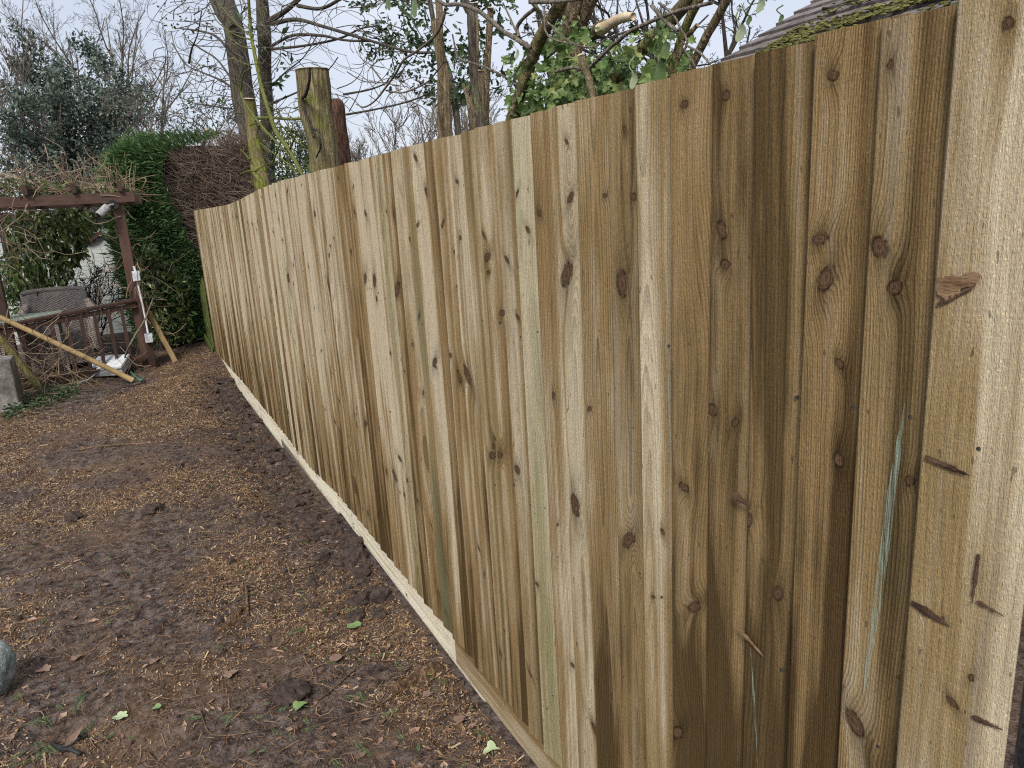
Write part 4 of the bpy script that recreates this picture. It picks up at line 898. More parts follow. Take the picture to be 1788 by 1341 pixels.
M['holly'] = m_leaf('holly_leaves', [(0.0,(0.014,0.03,0.013)),(0.6,(0.042,0.08,0.032)),(1.0,(0.11,0.16,0.07))], 0.42, 0.3, 0.12, 0.3)
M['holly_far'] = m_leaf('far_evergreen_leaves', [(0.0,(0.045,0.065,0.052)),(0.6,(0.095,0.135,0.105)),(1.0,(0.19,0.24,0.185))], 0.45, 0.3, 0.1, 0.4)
M['ivy'] = m_leaf('ivy_leaves', [(0.0,(0.025,0.055,0.014)),(0.45,(0.09,0.155,0.042)),(0.8,(0.20,0.28,0.095)),(0.95,(0.36,0.38,0.15)),(1.0,(0.48,0.48,0.20))], 0.42, 0.15, 0.2, 0.35)
M['laurel'] = m_leaf('laurel_leaves', [(0.0,(0.02,0.042,0.012)),(0.6,(0.06,0.10,0.026)),(0.9,(0.14,0.18,0.05)),(1.0,(0.34,0.33,0.08))], 0.32, 0.15, 0.18, 0.5)
M['hedge'] = m_leaf('conifer_hedge_green', [(0.0,(0.03,0.065,0.024)),(0.5,(0.085,0.165,0.06)),(1.0,(0.19,0.29,0.11))], 0.6, 0.4, 0.15, 0.25)
M['hedge_dead'] = m_leaf('dead_hedge_twigs', [(0.0,(0.07,0.055,0.042)),(0.5,(0.29,0.225,0.18)),(0.9,(0.52,0.43,0.35)),(1.0,(0.40,0.42,0.20))], 0.9, 0.2, 0.0, 0.1)
M['hedge_core'] = m_simple('hedge_shade_core', [(0.3,(0.012,0.010,0.008)),(0.8,(0.04,0.03,0.024))], 25, 1.0, 0.02, 60)  # core painted dark: the shade between inner twigs is in its colour

def gbase(px, d, py=398): p = at(px, py, d); return np.array([p[0], p[1], -0.2])
# far bare trees on the left
B = gbase(236, 33)
br = []
for i in range(5):
    br += grow(B+[0.3*math.cos(i), 0.3*math.sin(i), 0], (0.13*(i-2)-0.01, 0.1*math.sin(i*2.2), 1), 10.2-0.4*abs(i-2), 0.13, 5, 40+i, spread=0.58, up=0.035, wob=0.085, nch=(9,6,5,3), ratio=0.46, start=0.28, rr=0.5)
tree('bare_tree', 'large bare winter tree with a wide fan of fine grey twigs at upper left', B, (M['twig_grey'], M['twig_grey']), br, rmin=0.006)
B = gbase(176, 27)
br = []
for i in range(9):
    br += grow(B+[0.25*math.cos(i*2), 0.25*math.sin(i*2), 0], (0.06*(i-4)-0.01, 0.1*math.sin(i*1.7), 1), 5.2+3.0*(1-abs(i-3.6)/4.5)+0.8*(i%2), 0.07, 4, 60+i, spread=0.75, up=0.02, wob=0.09, nch=(18,6,4), ratio=0.29, start=0.08, rr=0.5)
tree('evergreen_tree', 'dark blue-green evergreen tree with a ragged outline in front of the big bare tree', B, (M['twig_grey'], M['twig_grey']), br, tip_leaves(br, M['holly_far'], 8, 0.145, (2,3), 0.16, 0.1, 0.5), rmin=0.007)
B = gbase(48, 24); br = grow(B, (-0.02,0,1), 6.4, 0.085, 5, 81, spread=0.45, up=0.08, wob=0.05, nch=(9,6,4,3), ratio=0.48, start=0.3); br += grow(B+[0.3,0.2,0], (-0.1,0,1), 5.6, 0.06, 5, 82, spread=0.45, up=0.09, wob=0.05, nch=(8,5,4,2), ratio=0.45, start=0.3)
tree('bare_tree', 'slender bare tree rising at the very left edge behind the pergola', B, (M['twig_grey'], M['twig_grey']), br, rmin=0.008)
B = gbase(-25, 26); br = grow(B, (0.03,0,1), 6.6, 0.09, 5, 83, spread=0.5, up=0.08, wob=0.05, nch=(9,6,4,3), ratio=0.48, start=0.3)
tree('bare_tree', 'bare tree mostly out of frame at the left edge', B, (M['twig_grey'], M['twig_grey']), br, rmin=0.008)
# twisted twiggy tree behind the hedge
B = gbase(330, 17); br = []
for i in range(6): br += grow(B+[0, 0, 0.2], (0.35*(i-2.5), 0.1, 1), 4.3, 0.06, 5, 90+i, spread=0.8, up=-0.03, wob=0.20, nch=(6,6,5,3), ratio=0.46, start=0.45)
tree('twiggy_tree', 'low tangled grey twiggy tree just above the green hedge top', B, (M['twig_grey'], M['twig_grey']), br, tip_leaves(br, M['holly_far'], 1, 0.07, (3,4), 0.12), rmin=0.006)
# bare trees in the distance over the middle of the fence
for i, (px, d, h, lab) in enumerate([(640,30,4.4,'distant pale bare tree just right of the sawn stumps'),(720,26,4.6,'distant bare tree with a mass of fine twigs behind the mid fence'),(800,24,5.0,'distant bare tree showing between the cut stems'),(870,30,4.8,'distant faint bare tree left of the ivy'),(575,34,4.6,'distant faint bare tree behind the big sawn stump')]):
    B = gbase(px, d); br = []
    for j in range(3): br += grow(B+[0.1*j,0.1*j,0], (0.14*(j-1), 0.1*(j-1), 1), h*rnd.uniform(0.9,1.05), 0.07, 5, 120+i*7+j, spread=0.5, up=0.06, wob=0.07, nch=(8,6,5,2), ratio=0.48, start=0.25, rr=0.5)
    tree('bare_tree', lab, B, (M['twig_grey'], M['twig_pale']), br, rmin=0.007, group='distant bare trees over the fence')
# dark thicket behind the ivy
for i, (px, d, lab) in enumerate([(1090,11,'dark leafless thicket tree behind the pale cut branch'),(1190,12,'dark leafless tree behind the leaning brown trunks'),(1275,12,'dark leafless tree rising just left of the tiled roof')]):
    B = gbase(px, d, 340); br = []
    for j in range(2): br += grow(B+[0.2*j,0.1*j,0], (0.12*(j-0.5), 0.05, 1), 5.6, 0.10, 5, 160+i*5+j, spread=0.8, up=-0.01, wob=0.15, nch=(12,8,6,3), ratio=0.36, start=0.30, rr=0.5)
    tree('thicket_tree', lab, B, (M['twig_dark'], M['twig_dark']), br, rmin=0.004)

# ------------------------------------------------------------------ conifer hedge with its dead side
hg = thing('conifer_hedge', 'tall clipped conifer hedge, bright green on the left, bare dead brown twigs on the right', 'hedge', (0.3, 11.6, -0.15))
def hedge_left(z): return np.interp(z, [-0.2,0.6,1.4,2.3,2.6,2.75], [-0.78,-0.86,-0.92,-0.90,-0.74,-0.50])
def hedge_edge(z): return np.interp(z, [-0.2,0.8,1.3,1.9,2.3,2.55,2.66,2.8], [0.25,0.20,0.0,-0.18,-0.24,-0.10,0.38,0.75])
b = MB(); g0 = []
nzz = 14; nxx = 18
for j in range(nzz):
    z = -0.2+2.68*j/(nzz-1)
    for i in range(nxx):
        f = i/(nxx-1); x = (hedge_left(z)+0.16)*(1-f)+1.15*f; e_ = np.clip((x-hedge_edge(z)+0.05)/0.2, 0, 1)
        g0.append((x, 10.98+0.40*e_+0.10*vnoise(x*4, z*4, 71), z))
b.add(g0, [np.array([[j*nxx+i, j*nxx+i+1, (j+1)*nxx+i+1, (j+1)*nxx+i] for j in range(nzz-1) for i in range(nxx-1)])])
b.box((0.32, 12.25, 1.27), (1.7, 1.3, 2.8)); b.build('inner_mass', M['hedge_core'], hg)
N = 30000; z = rng.uniform(-0.1, 2.78, N)**1.0; e = rng.random(N); xl = hedge_left(z); xe = hedge_edge(z)
side = rng.random(N) < 0.22
x = np.where(side, xl+rng.normal(0, 0.05, N), xl+(xe-xl)*e+rng.normal(0, 0.02, N)); y = np.where(side, rng.uniform(10.9, 12.4, N), 10.90+rng.normal(0, 0.05, N)+0.12*vnoise(x*5, z*3.5, 73))
y = y+np.clip((z-2.55)/0.2, 0, 1)*rng.random(N)*0.7
c = np.stack([x, y, z], 1)
d = np.stack([np.where(side, -0.9, -0.55)+rng.normal(0, 0.3, N), np.where(side, -0.3, -0.55)+rng.normal(0, 0.3, N), 0.12+0.8*np.clip((z-2.5)/0.25, 0, 1)+rng.normal(0, 0.28, N)], 1)
ll = rng.uniform(0.06, 0.13, N)*np.where(rng.random(N) < 0.08, 1.5, 1.0); b = MB(); b.leaves(c, d, rvec(N)+[0,0,0.6], ll, ll*0.16, 0.1); tag(b.build('green_foliage', M['hedge'], hg), kind='stuff')
b = MB(); n = 3400; g_ = np.random.default_rng(5)
for q in range(n):
    z = g_.uniform(0.9, 2.80); xe_ = float(hedge_edge(z)); x = xe_-0.02+(1.25-xe_)*g_.random(); L_ = g_.uniform(0.18, 0.5)
    p0 = np.array([x+0.20*L_, 11.36-0.25*g_.random(), z-0.3*L_]); d_ = np.array([-0.75+g_.normal(0, 0.35), -0.75+g_.normal(0, 0.2), 0.38+g_.normal(0, 0.35)]); d_ /= np.linalg.norm(d_)
    P = spline([p0, p0+d_*L_*0.5+g_.normal(0, 0.02, 3), p0+d_*L_+g_.normal(0, 0.04, 3)+[0,0,0.02]], 2); b.tube(P, np.linspace(0.0042, 0.0018, len(P))*g_.uniform(0.7, 1.5), 3, False)
tag(b.build('dead_twigs', M['hedge_dead'], hg, smooth=True), kind='stuff')
for i, (x0, lean) in enumerate(((0.15,-0.25),(0.45,-0.1),(0.75,-0.3),(1.0,-0.15))):
    b = MB(); b.tube(spline([(x0, 11.34, -0.2), (x0+lean*0.3, 11.30, 0.9), (x0+lean*0.9, 11.26, 1.9), (x0+lean*1.4, 11.3, 2.5)], 5), np.linspace(0.04, 0.015, 16), 7, True, 0.1); b.build('stem', M['bark_red'], hg, smooth=True)

# ------------------------------------------------------------------ trees and cut stems beyond the fence (each in its own plane, a fixed distance behind it)
def pw(px, py, wpx, x): p = onx(px, py, x); return wpx/F*((p-CAM)@fwd)/2
def limb(pp, x, ws, k=5, root=False, yoff=0.0):
    """limb standing in the plane x: picture points and widths; root: carried down to the ground"""
    x = np.broadcast_to(np.asarray(x, float), (len(pp),))
    P = [onx(p[0], p[1], xx) for p, xx in zip(pp, x)]; R = [pw(p[0], p[1], w_, xx) for p, w_, xx in zip(pp, np.broadcast_to(np.asarray(ws, float), (len(pp),)), x)]
    S = spline(P, k); RR_ = np.interp(np.linspace(0, 1, len(S)), np.linspace(0, 1, len(R)), R)
    if root:
        q = S[-1]; dv = S[-1]-S[-2]; sl_ = dv/max(1e-3, -dv[2]); h = q[2]+0.2; n = 8; f = np.linspace(0, 1, n+1)[1:, None]
        low = q+np.concatenate([sl_[0]*h*0.3*f, sl_[1]*h*0.3*f, -h*f], 1); S = np.concatenate([S, low]); RR_ = np.concatenate([RR_, RR_[-1]*(1+0.15*f[:, 0])])
    return S, RR_
def cut_stem(name, label, pp, x, ws, mat, cat='tree stump', sides=14, rough=0.10, top=True, extra=(), seed=1):
    S, R = limb(pp, x, ws, root=True); t = thing(name, label, cat, S[-1]); b = MB(); b.tube(S, R, sides, True, rough, seed); b.build('trunk', M[mat], t, smooth=False if sides < 6 else True)
    if top:
        ax_ = S[0]-S[1]; ax_ /= np.linalg.norm(ax_); b = MB(); b.tube([S[0]+ax_*0.0005, S[0]+ax_*0.004], R[0]*0.97, sides, True, rough, seed); b.build('cut_face', M['cut_wood'], t)
    for i, (qq, xx, ww, mm) in enumerate(extra):
        S2, R2 = limb(qq, xx, ww); b = MB(); b.tube(S2, R2, 8 if R2.max() > 0.012 else 5, True, 0.08, seed+i); b.build('branch', M[mm], t, smooth=True)
    return t
# twin-trunked tree
tt = thing('twin_trunk_tree', 'tall living tree with two dark trunks and long arching branches beside the sawn stumps', 'tree', onx(455,330,1.6)*np.array([1,1,0])+[0,0,-0.2])
for pp, ws, xx in (([(378,-40),(396,10),(408,50),(417,110),(424,165),(436,230),(448,300)], [30,33,35,36,37,38,42], 1.55), ([(455,-40),(458,10),(462,60),(462,120),(465,170),(467,230),(466,300)], [19,21,24,22,21,24,28], 1.75)):
    S, R = limb(pp, xx, ws, root=True); b = MB(); b.tube(S, R, 12, True, 0.08, 9); b.build('trunk', M['bark_dark'], tt, smooth=True)
b = MB()
for pp, ws, x0, x1 in [([(473,35),(500,18),(527,-6)],[11,9,8],1.75,1.8),([(474,42),(515,34),(560,45),(610,60),(660,75),(715,90),(765,92)],[8,7,6,6,5,5,4],1.75,1.5),([(475,80),(510,62),(560,62),(600,70),(650,72)],[6,5,5,4,4],1.75,1.6),([(474,86),(530,80),(590,68),(630,50),(660,45)],[5,4,4,3,3],1.75,1.7),
       ([(408,50),(385,30),(365,-10)],[14,11,8],1.5,1.4),([(405,95),(375,62),(335,52),(315,50)],[5,4,3,2],1.5,1.3),([(412,150),(380,105),(350,85),(330,70)],[4,3,3,2],1.5,1.3),([(415,160),(385,140),(350,125),(325,112),(300,75)],[4,4,3,2,2],1.5,1.3),([(474,150),(500,125),(530,100),(555,60)],[4,3,2,2],1.75,1.9),
       ([(330,110),(335,85),(345,60),(352,20)],[4,3,2,2],1.3,1.3),([(405,190),(370,185),(340,180),(315,170)],[3,3,2,2],1.5,1.35),([(520,10),(560,15),(600,-5)],[7,6,6],1.8,1.85),([(475,180),(510,165),(540,150),(575,120),(590,100)],[4,3,3,2,2],1.75,1.9),([(600,165),(650,155),(690,135),(720,100)],[4,3,2,2],1.6,1.5),([(605,200),(660,190),(720,175),(775,150)],[4,3,3,2],1.6,1.3)]:
    S, R = limb(pp, np.linspace(x0, x1, len(pp)), ws); b = MB(); b.tube(S, R, 6, True); b.build('branch', M['bark_dark'], tt, smooth=True)
b = MB(); g_ = np.random.default_rng(21)
for q in range(270):
    px, py = (g_.uniform(285, 640), g_.uniform(-20, 215)); a_ = g_.uniform(0, 6.28); L_ = g_.uniform(30, 110); c_ = g_.normal(0, 1.3); xx = g_.uniform(1.2, 2.0)
    if px > 560: px += g_.uniform(0, 120)
    pts = [(px+math.cos(a_+c_*f)*L_*f, py+math.sin(a_+c_*f)*L_*f*0.8) for f in (0, 0.33, 0.66, 1)]
    S, R = limb(pts, xx, np.linspace(2.0, 0.8, 4)*g_.uniform(0.7, 1.2), 3); b.tube(S, R, 3, False)
tag(b.build('twigs', M['twig_grey'], tt, smooth=True), kind='stuff')
def leaf_spray(b, spots, x, n, size, spread, aspect=0.6):
    C_ = []
    for px, py in spots: C_.append(np.array([onx(px+rng.normal(0, spread), py+rng.normal(0, spread), x+rng.normal(0, 0.08)) for _ in range(n)]))
    C_ = np.concatenate(C_); k_ = len(C_); L_ = size*np.exp(rng.normal(0, 0.2, k_)); b.leaves(C_, rvec(k_)+[0,0,-0.3], rvec(k_)-[0.4,0.6,-0.2], L_, L_*aspect, 0.22)
b = MB(); leaf_spray(b, [(283,8),(284,30),(287,46),(310,38),(325,48),(338,45),(360,40),(368,50),(375,15),(435,38),(440,50)], 1.4, 7, 0.085, 7); leaf_spray(b, [(367,112),(375,118),(300,178),(320,165),(330,172),(345,172),(375,165),(390,175),(400,178),(497,72),(505,92),(492,120),(490,140),(485,148),(420,30),(455,70)], 1.4, 4, 0.10, 6)
tag(b.build('leaves', M['holly'], tt), kind='stuff')
# green shoot and mossy cut pole in front of it
cut_stem('mossy_stump', 'slim yellow-green mossy stump with a flat sawn top in front of the twin-trunked tree', [(434,172),(437,200),(443,240),(451,290),(458,322)], 0.95, [19,20,22,25,27], 'bark_moss', seed=4,
         extra=[([(447,206),(480,206),(505,208),(528,207)], [0.95,0.96,0.97,0.98], [6,5,5,5], 'twig_green'), ([(450,303),(420,300),(385,292),(362,284),(345,280)], [0.95,0.92,0.9,0.86,0.82], [4,4,3.5,3,2.5], 'twig_green'), ([(442,322),(442,300),(444,285)], 0.93, [6,6,5], 'twig_green')])
t = thing('green_shoot', 'thin yellow-green shoot climbing beside the twin trunks from the fence top', 'shoot', onx(530,312,0.7)*np.array([1,1,0])+[0,0,-0.2]); b = MB()
for pp, ws in [([(433,-20),(436,30),(440,70),(450,120),(456,150),(468,190),(482,230),(505,262),(525,300),(535,320)],[5,6,6,7,7,7,8,8,7,7]),([(380,5),(412,40),(440,65)],[2,2,3]),([(440,70),(410,60),(380,38),(365,10)],[3,2,2,1.5]),([(440,85),(420,80),(400,65)],[2.5,2,1.5]),([(456,110),(430,112),(405,100)],[2.5,2,1.5]),([(420,160),(425,175),(445,205),(470,235),(510,275)],[3,3,4,4,3]),([(420,160),(425,130),(440,118)],[3,2,2]),([(505,262),(515,240),(520,232)],[4,3,3]),([(490,250),(475,285),(462,300)],[3,3,2]),([(520,300),(495,280),(470,262),(455,250)],[3,3,2,2])]:
    S, R = limb(pp, 0.75, ws, 6); b = MB(); b.tube(S, R, 6, True); b.build('stem', M['twig_green'], t, smooth=True)
b = MB(); g_ = np.random.default_rng(44)
for q in range(46):
    px, py = g_.uniform(430, 575), g_.uniform(215, 320); a_ = g_.choice([-0.9, -2.2])+g_.normal(0, 0.5); L_ = g_.uniform(30, 85); c_ = g_.normal(0, 0.7)
    pts = [(px+math.cos(a_+c_*f)*L_*f, py+math.sin(a_+c_*f)*L_*f*0.8) for f in (0, 0.33, 0.66, 1)]
    S, R = limb(pts, g_.uniform(0.8, 1.2), np.linspace(3.0, 1.2, 4)*g_.uniform(0.6, 1.2), 4); b.tube(S, R, 4, False)
tag(b.build('side_shoots', M['twig_green'], t), kind='stuff')
# small mossy off-cuts against the hedge
cut_stem('mossy_offcut', 'short forked mossy branch with a pale cut end against the dead hedge twigs', [(361,226),(357,248),(345,270),(338,290)], 1.2, [6,7,8,8], 'bark_moss', cat='branch', seed=6, extra=[([(357,250),(352,275),(358,300),(362,318)], 1.2, [4,4,4,3], 'twig_green')])
cut_stem('green_sapling', 'straight bright green sapling leaning right above the far fence top', [(382,300),(398,326),(414,348)], 0.8, [5,6,7], 'twig_green', cat='sapling', seed=7, top=False, extra=[([(452,298),(425,302),(385,330),(395,316)], 0.8, [3,3,2,2], 'twig_green')])
b = MB(); leaf_spray(b, [(335,278),(330,285),(338,292),(332,300),(328,290)], 1.0, 9, 0.05, 5, 0.8); tag(b.build('ivy_tuft', M['ivy'], None), 'small blue-green ivy tuft hanging on the dead hedge twigs', 'ivy')
# the big stump and the red one
cut_stem('big_stump', 'thick tall tree stump sawn flat across the top, greenish bark with climbing stems', [(546,122),(549,150),(553,190),(559,230),(564,270),(566,292)], 0.8, [58,58,55,52,50,54], 'bark_olive', sides=36, rough=0.11, seed=11,
         extra=[([(541,118),(540,140),(534,165),(528,172),(532,195),(541,220),(549,240)], 0.665, [4,5,6,5,4,4,4], 'twig_dark'), ([(536,205),(547,225),(556,230),(560,255),(552,275)], 0.68, [4,4,4,3,3], 'twig_dark')])
cut_stem('red_stump', 'dark red-brown rounded stump just right of the big sawn stump', [(584,178),(588,186),(590,215),(593,250),(596,280)], 1.15, [12,27,30,30,31], 'bark_red', sides=16, rough=0.12, top=False, seed=12)
# cut coppice stems
cut_stem('coppiced_tree', 'tall slim pair of joined tan stems standing alone at mid fence', [(763,-30),(767,20),(769,80),(770,150),(771,238)], 0.62, [12,12,12,13,14], 'bark_tan', top=False, seed=14, extra=[([(777,108),(779,150),(781,190),(784,245)], 0.64, [9,13,13,14], 'bark_tan'), ([(758,36),(760,50),(763,80),(766,110)], 0.63, [12,12,10,8], 'bark_tan')])
cut_stem('coppiced_tree', 'dark brown curved stem crossing in front of two pale cut stems', [(808,-25),(814,8),(822,25),(824,70),(825,116),(831,165),(840,218)], 0.50, [13,14,15,14,14,14,15], 'bark_dark', top=False, seed=15)
cut_stem('coppiced_tree', 'pale tapering stem with a flat sawn top between sky and ivy', [(857,14),(854,60),(851,116),(848,165),(846,222)], 0.70, [11,11.5,12,13,15], 'bark_tan', seed=16)
cut_stem('coppiced_tree', 'pale straight stem half hidden behind the dark curved stem', [(829,6),(831,60),(830,116),(827,170),(826,228)], 0.74, [10,10,11,12,13], 'bark_tan', seed=17, extra=[([(808,147),(815,165),(822,200),(824,225)], 0.76, [6,7,9,10], 'bark_tan')])
cut_stem('coppiced_tree', 'short broad tan stub low between the two pale cut stems', [(838,124),(839,160),(839,222)], 0.85, [13,14,15], 'bark_tan', seed=18)
cut_stem('leaning_tree', 'thick furrowed stem leaning right where the ivy begins', [(985,-20),(978,8),(962,32),(944,66),(930,100),(918,135),(905,172),(893,212)], 0.42, [22,22,21,23,21,20,20,22], 'bark_olive', top=False, rough=0.14, seed=19,
         extra=[([(760,-5),(777,8),(802,8),(831,17),(854,33),(878,54),(905,70),(928,86)], 0.40, [6,7,7,7.5,8,8,9,10], 'twig_pale'), ([(906,64),(903,48),(915,30),(935,14)], 0.41, [7,7,7,7], 'twig_pale'), ([(903,60),(890,30),(878,5)], 0.41, [4,3.5,3], 'twig_grey'), ([(922,-8),(938,15),(948,34),(953,50)], 0.41, [9,8,7,7], 'bark_dark'), ([(925,4),(970,3),(1030,-4)], 0.39, [7,7,6], 'twig_pale'),
                ([(778,14),(772,40),(758,64),(730,88),(705,105),(690,130),(674,152),(655,176),(636,187),(622,182)], 0.45, [6,5,5,4.5,4.5,4,4,3,3,2], 'twig_pale'), ([(674,158),(703,162),(742,146),(760,128),(776,106)], 0.46, [3,3,3,3,2], 'twig_grey'), ([(790,60),(795,85),(802,103),(831,112),(870,128),(905,150)], 0.46, [3,3.5,4,4,4,4], 'twig_grey'), ([(648,115),(672,148)], 0.46, [3,3], 'twig_grey')])
cut_stem('furrowed_tree', 'broad pale furrowed trunk rising behind the leaning stem', [(1008,-20),(1000,20),(990,56),(985,100),(980,160)], 0.75, [24,25,25,26,28], 'bark_tan', top=False, seed=22)
cut_stem('furrowed_tree', 'wide light-sided trunk behind the ivy, left of the pale cut branch', [(1036,-20),(1026,8),(1010,48),(1003,90),(998,150)], 0.80, [27,27,28,28,30], 'bark_tan', top=False, seed=23)
cut_stem('leaning_tree', 'thick brown trunk leaning steeply to the right through the ivy', [(1216,-18),(1200,2),(1162,44),(1121,86),(1081,130),(1060,165)], 0.60, [25,25,25,24,25,26], 'bark_olive', top=False, seed=24, rough=0.12)
cut_stem('leaning_tree', 'slimmer upright brown trunk at the right end of the ivy', [(1228,-25),(1219,2),(1204,32),(1192,60),(1182,95),(1172,135)], 0.42, [17,16,15,15,15,15], 'bark_olive', top=False, seed=25, rough=0.12, extra=[([(1218,44),(1205,58),(1196,66)], 0.42, [9,9,8], 'bark_tan')])
cut_stem('leaning_tree', 'tan smooth trunk leaning right just left of the tiled roof', [(1280,-15),(1266,6),(1246,42),(1226,78),(1206,120)], 0.75, [15,15,15,15,15], 'bark_tan', top=False, seed=26)
# pale cut branch with a torn end
t = thing('pale_cut_branch', 'creamy debarked cut branch sticking out above the ivy', 'branch', onx(1040,48,0.5)); S, R = limb([(1106,29),(1092,30),(1075,36),(1062,44),(1048,52)], 0.5, [13,16,17,18,22]); b = MB(); b.tube(S, R, 14, True, 0.06, 3); b.build('branch', M['cut_wood'], t, smooth=True)
S, R = limb([(1064,43),(1054,47),(1044,54),(1036,62)], [0.5,0.52,0.55,0.6], [17,25,26,16]); b = MB(); b.tube(S, R, 12, True, 0.22, 5); b.build('torn_bark', M['bark_tan'], t, smooth=True)
# ivy mound
iv = thing('ivy_clump', 'glossy green ivy clump spilling along the fence top among cut trunks', 'ivy', onx(1050,180,0.4)*np.array([1,1,0])+[0,0,-0.2])
b = MB(); K_ = 3100; px = rng.uniform(885, 1205, K_); top_ = np.interp(px, [885,920,950,1000,1040,1080,1120,1160,1205], [90,80,25,20,38,65,48,25,50]); py = top_+(205-top_)*rng.random(K_)**0.62; kp = (vnoise(px/17.0, py/13.0, 77) > 0.40); px, py = px[kp], py[kp]; K_ = len(px)
C_ = np.array([onx(a_, c_, float(rng.uniform(0.36, 0.75))) for a_, c_ in zip(px, py)]); L_ = 0.020*np.exp(rng.normal(0, 0.42, K_)); b.shaped(C_, rvec(K_)*0.8+[-0.3,0,-0.5], rvec(K_)*0.9+[-0.7,-0.5,0.6], L_, IVY, 0.14)
tag(b.build('foliage', M['ivy'], iv), kind='stuff')
b = MB(); blob(b, onx(1045,196,0.80)-[0,0,0.06], (0.12, 0.36, 0.17), 9, 0.3, 2, 2); b.build('shade_core', M['hedge_core'], iv)  # solid dark blob behind the leaves, inner shade put into its colour
b = MB()
for pp, ws in [([(930,38),(945,36),(960,42),(993,72),(1021,82),(1041,80),(1060,66)],3.0),([(950,10),(951,40),(953,55),(965,68),(1000,78)],3.2),([(1027,121),(1050,98),(1071,78),(1100,55),(1127,42),(1155,30),(1182,20),(1245,4)],7),([(1188,95),(1200,75),(1186,45),(1175,25),(1150,5)],4),([(1240,112),(1222,92),(1200,80),(1190,70)],4),([(1025,129),(1024,145),(1028,158),(1034,168)],5),([(970,125),(1000,118),(1020,122)],6),([(1138,10),(1160,35),(1183,55)],7),([(890,160),(896,140),(905,118),(925,96)],2.5),([(1148,120),(1152,95),(1158,85)],3),([(1190,135),(1215,120),(1190,80)],2.5)]:
    S, R = limb(pp, 0.34, ws); b = MB(); b.tube(S, R, 7, True, 0.06, 4); b.build('climbing_stem', M['twig_pale'], iv, smooth=True)
cut_stem('sawn_stub', 'short upright sawn stub poking out of the ivy', [(1015,99),(1020,118),(1027,135),(1034,160)], 0.30, [14,14,13,13], 'bark_tan', seed=31)
# big ivy leaves hanging into the picture
M['varieg'] = m_leaf('variegated_leaf', [(0.0,(0.36,0.44,0.24)),(1.0,(0.55,0.60,0.40))], 0.45, 0.6, 0.3)
def hang_leaf(px, py, rp, x, mat, label, tilt=0.0, lobes=5):
    p = onx(px, py, x); d = (p-CAM)@fwd; r = rp/F*d; n = 30; a_ = np.arange(n)/n*2*np.pi
    rr = r*(0.72+0.28*np.abs(np.cos(a_*lobes/2))**0.9)*(1+0.25*np.cos(a_-math.pi*1.5)); e1 = np.array([-0.15,-0.97,0.1]); e2 = np.array([0.2*tilt,0.05,1.0]); e2 /= np.linalg.norm(e2); nn = np.cross(e1, e2)
    V = [p-nn*0.12*r]+[p+e1*math.cos(q)*R_+e2*math.sin(q)*R_+nn*0.12*r*math.sin(q*2) for q, R_ in zip(a_, rr)]
    b = MB(); b.add(V, [np.array([[0, 1+i_, 1+(i_+1)%n] for i_ in range(n)])]); b.tube(spline([p+e2*r*0.6, p+e2*r*1.6+nn*0.01, p+e2*r*2.6+e1*r*0.6], 4), 0.0013, 4); tag(b.build('hanging_leaf', mat, None, smooth=True), label, 'leaf')
hang_leaf(722, 4, 22, 0.16, M['ivy'], 'big dark green leaf hanging into the top edge, right of a paler one', 0.3)
hang_leaf(676, -4, 18, 0.18, M['ivy'], 'dark leaf cut by the top edge, left of the big hanging leaf', -0.2)
hang_leaf(1293, 53, 15, 0.2, M['varieg'], 'pale variegated leaf hanging point down left of the tiled roof', 0.1, 3)
hang_leaf(1328, 6, 12, 0.2, M['varieg'], 'yellow-green leaf at the top edge above the tiled roof corner', 0.1, 3)
hang_leaf(1308, 33, 8, 0.2, M['ivy'], 'small green leaf just above the pale variegated leaf', 0.3, 3)
hang_leaf(1364, 30, 7, 0.2, M['ivy'], 'small green leaf against the roof verge', 0.3, 3)
hang_leaf(903, 92, 9, 0.25, M['varieg'], 'yellow-green leaf standing alone left of the leaning stem', 0.3, 3)
hang_leaf(1162, 82, 16, 0.2, M['ivy'], 'large crinkled green leaf near the slim brown trunk', 0.3, 5)
hang_leaf(1152, 120, 20, 0.2, M['ivy'], 'large drooping grey-green leaf low in front of the slim brown trunk', -0.4, 5)
hang_leaf(1106, 137, 14, 0.16, M['varieg'], 'rounded yellow-tinged leaf resting at the fence top', 0.2, 3)
# holly behind the stems
B = onx(800, 240, 1.9)*np.array([1,1,0])+[0,0,-0.2]; hl = thing('holly_tree', 'holly tree with glossy dark leaves spread behind the cut stems', 'tree', B)
br = []; g_ = np.random.default_rng(33)
b = MB(); S, R = limb([(745,-30),(762,60),(790,150),(800,230)], 2.0, [8,9,11,12], root=True); b.tube(S, R, 8, True, 0.05, 2); b.build('trunk', M['bark_dark'], hl, smooth=True)
spots = []
b = MB()
for q in range(70):
    px = g_.uniform(635, 895); lim = np.interp(px, [635,680,740,800,850,895], [60,85,130,150,130,110]); py = g_.uniform(-15, lim)
    if g_.random() < 0.25: py = g_.uniform(lim, lim+40)
    a_ = g_.uniform(0, 6.28); L_ = g_.uniform(20, 45); xx = g_.uniform(1.5, 2.3); pts = [(px-math.cos(a_)*L_, py-math.sin(a_)*L_*0.7), (px-math.cos(a_)*L_*0.4, py-math.sin(a_)*L_*0.3), (px, py)]
    S, R = limb(pts, xx, [2.4,1.8,1.2], 4); b.tube(S, R, 3, False); spots.append((S, xx))
tag(b.build('twigs', M['twig_dark'], hl), kind='stuff')
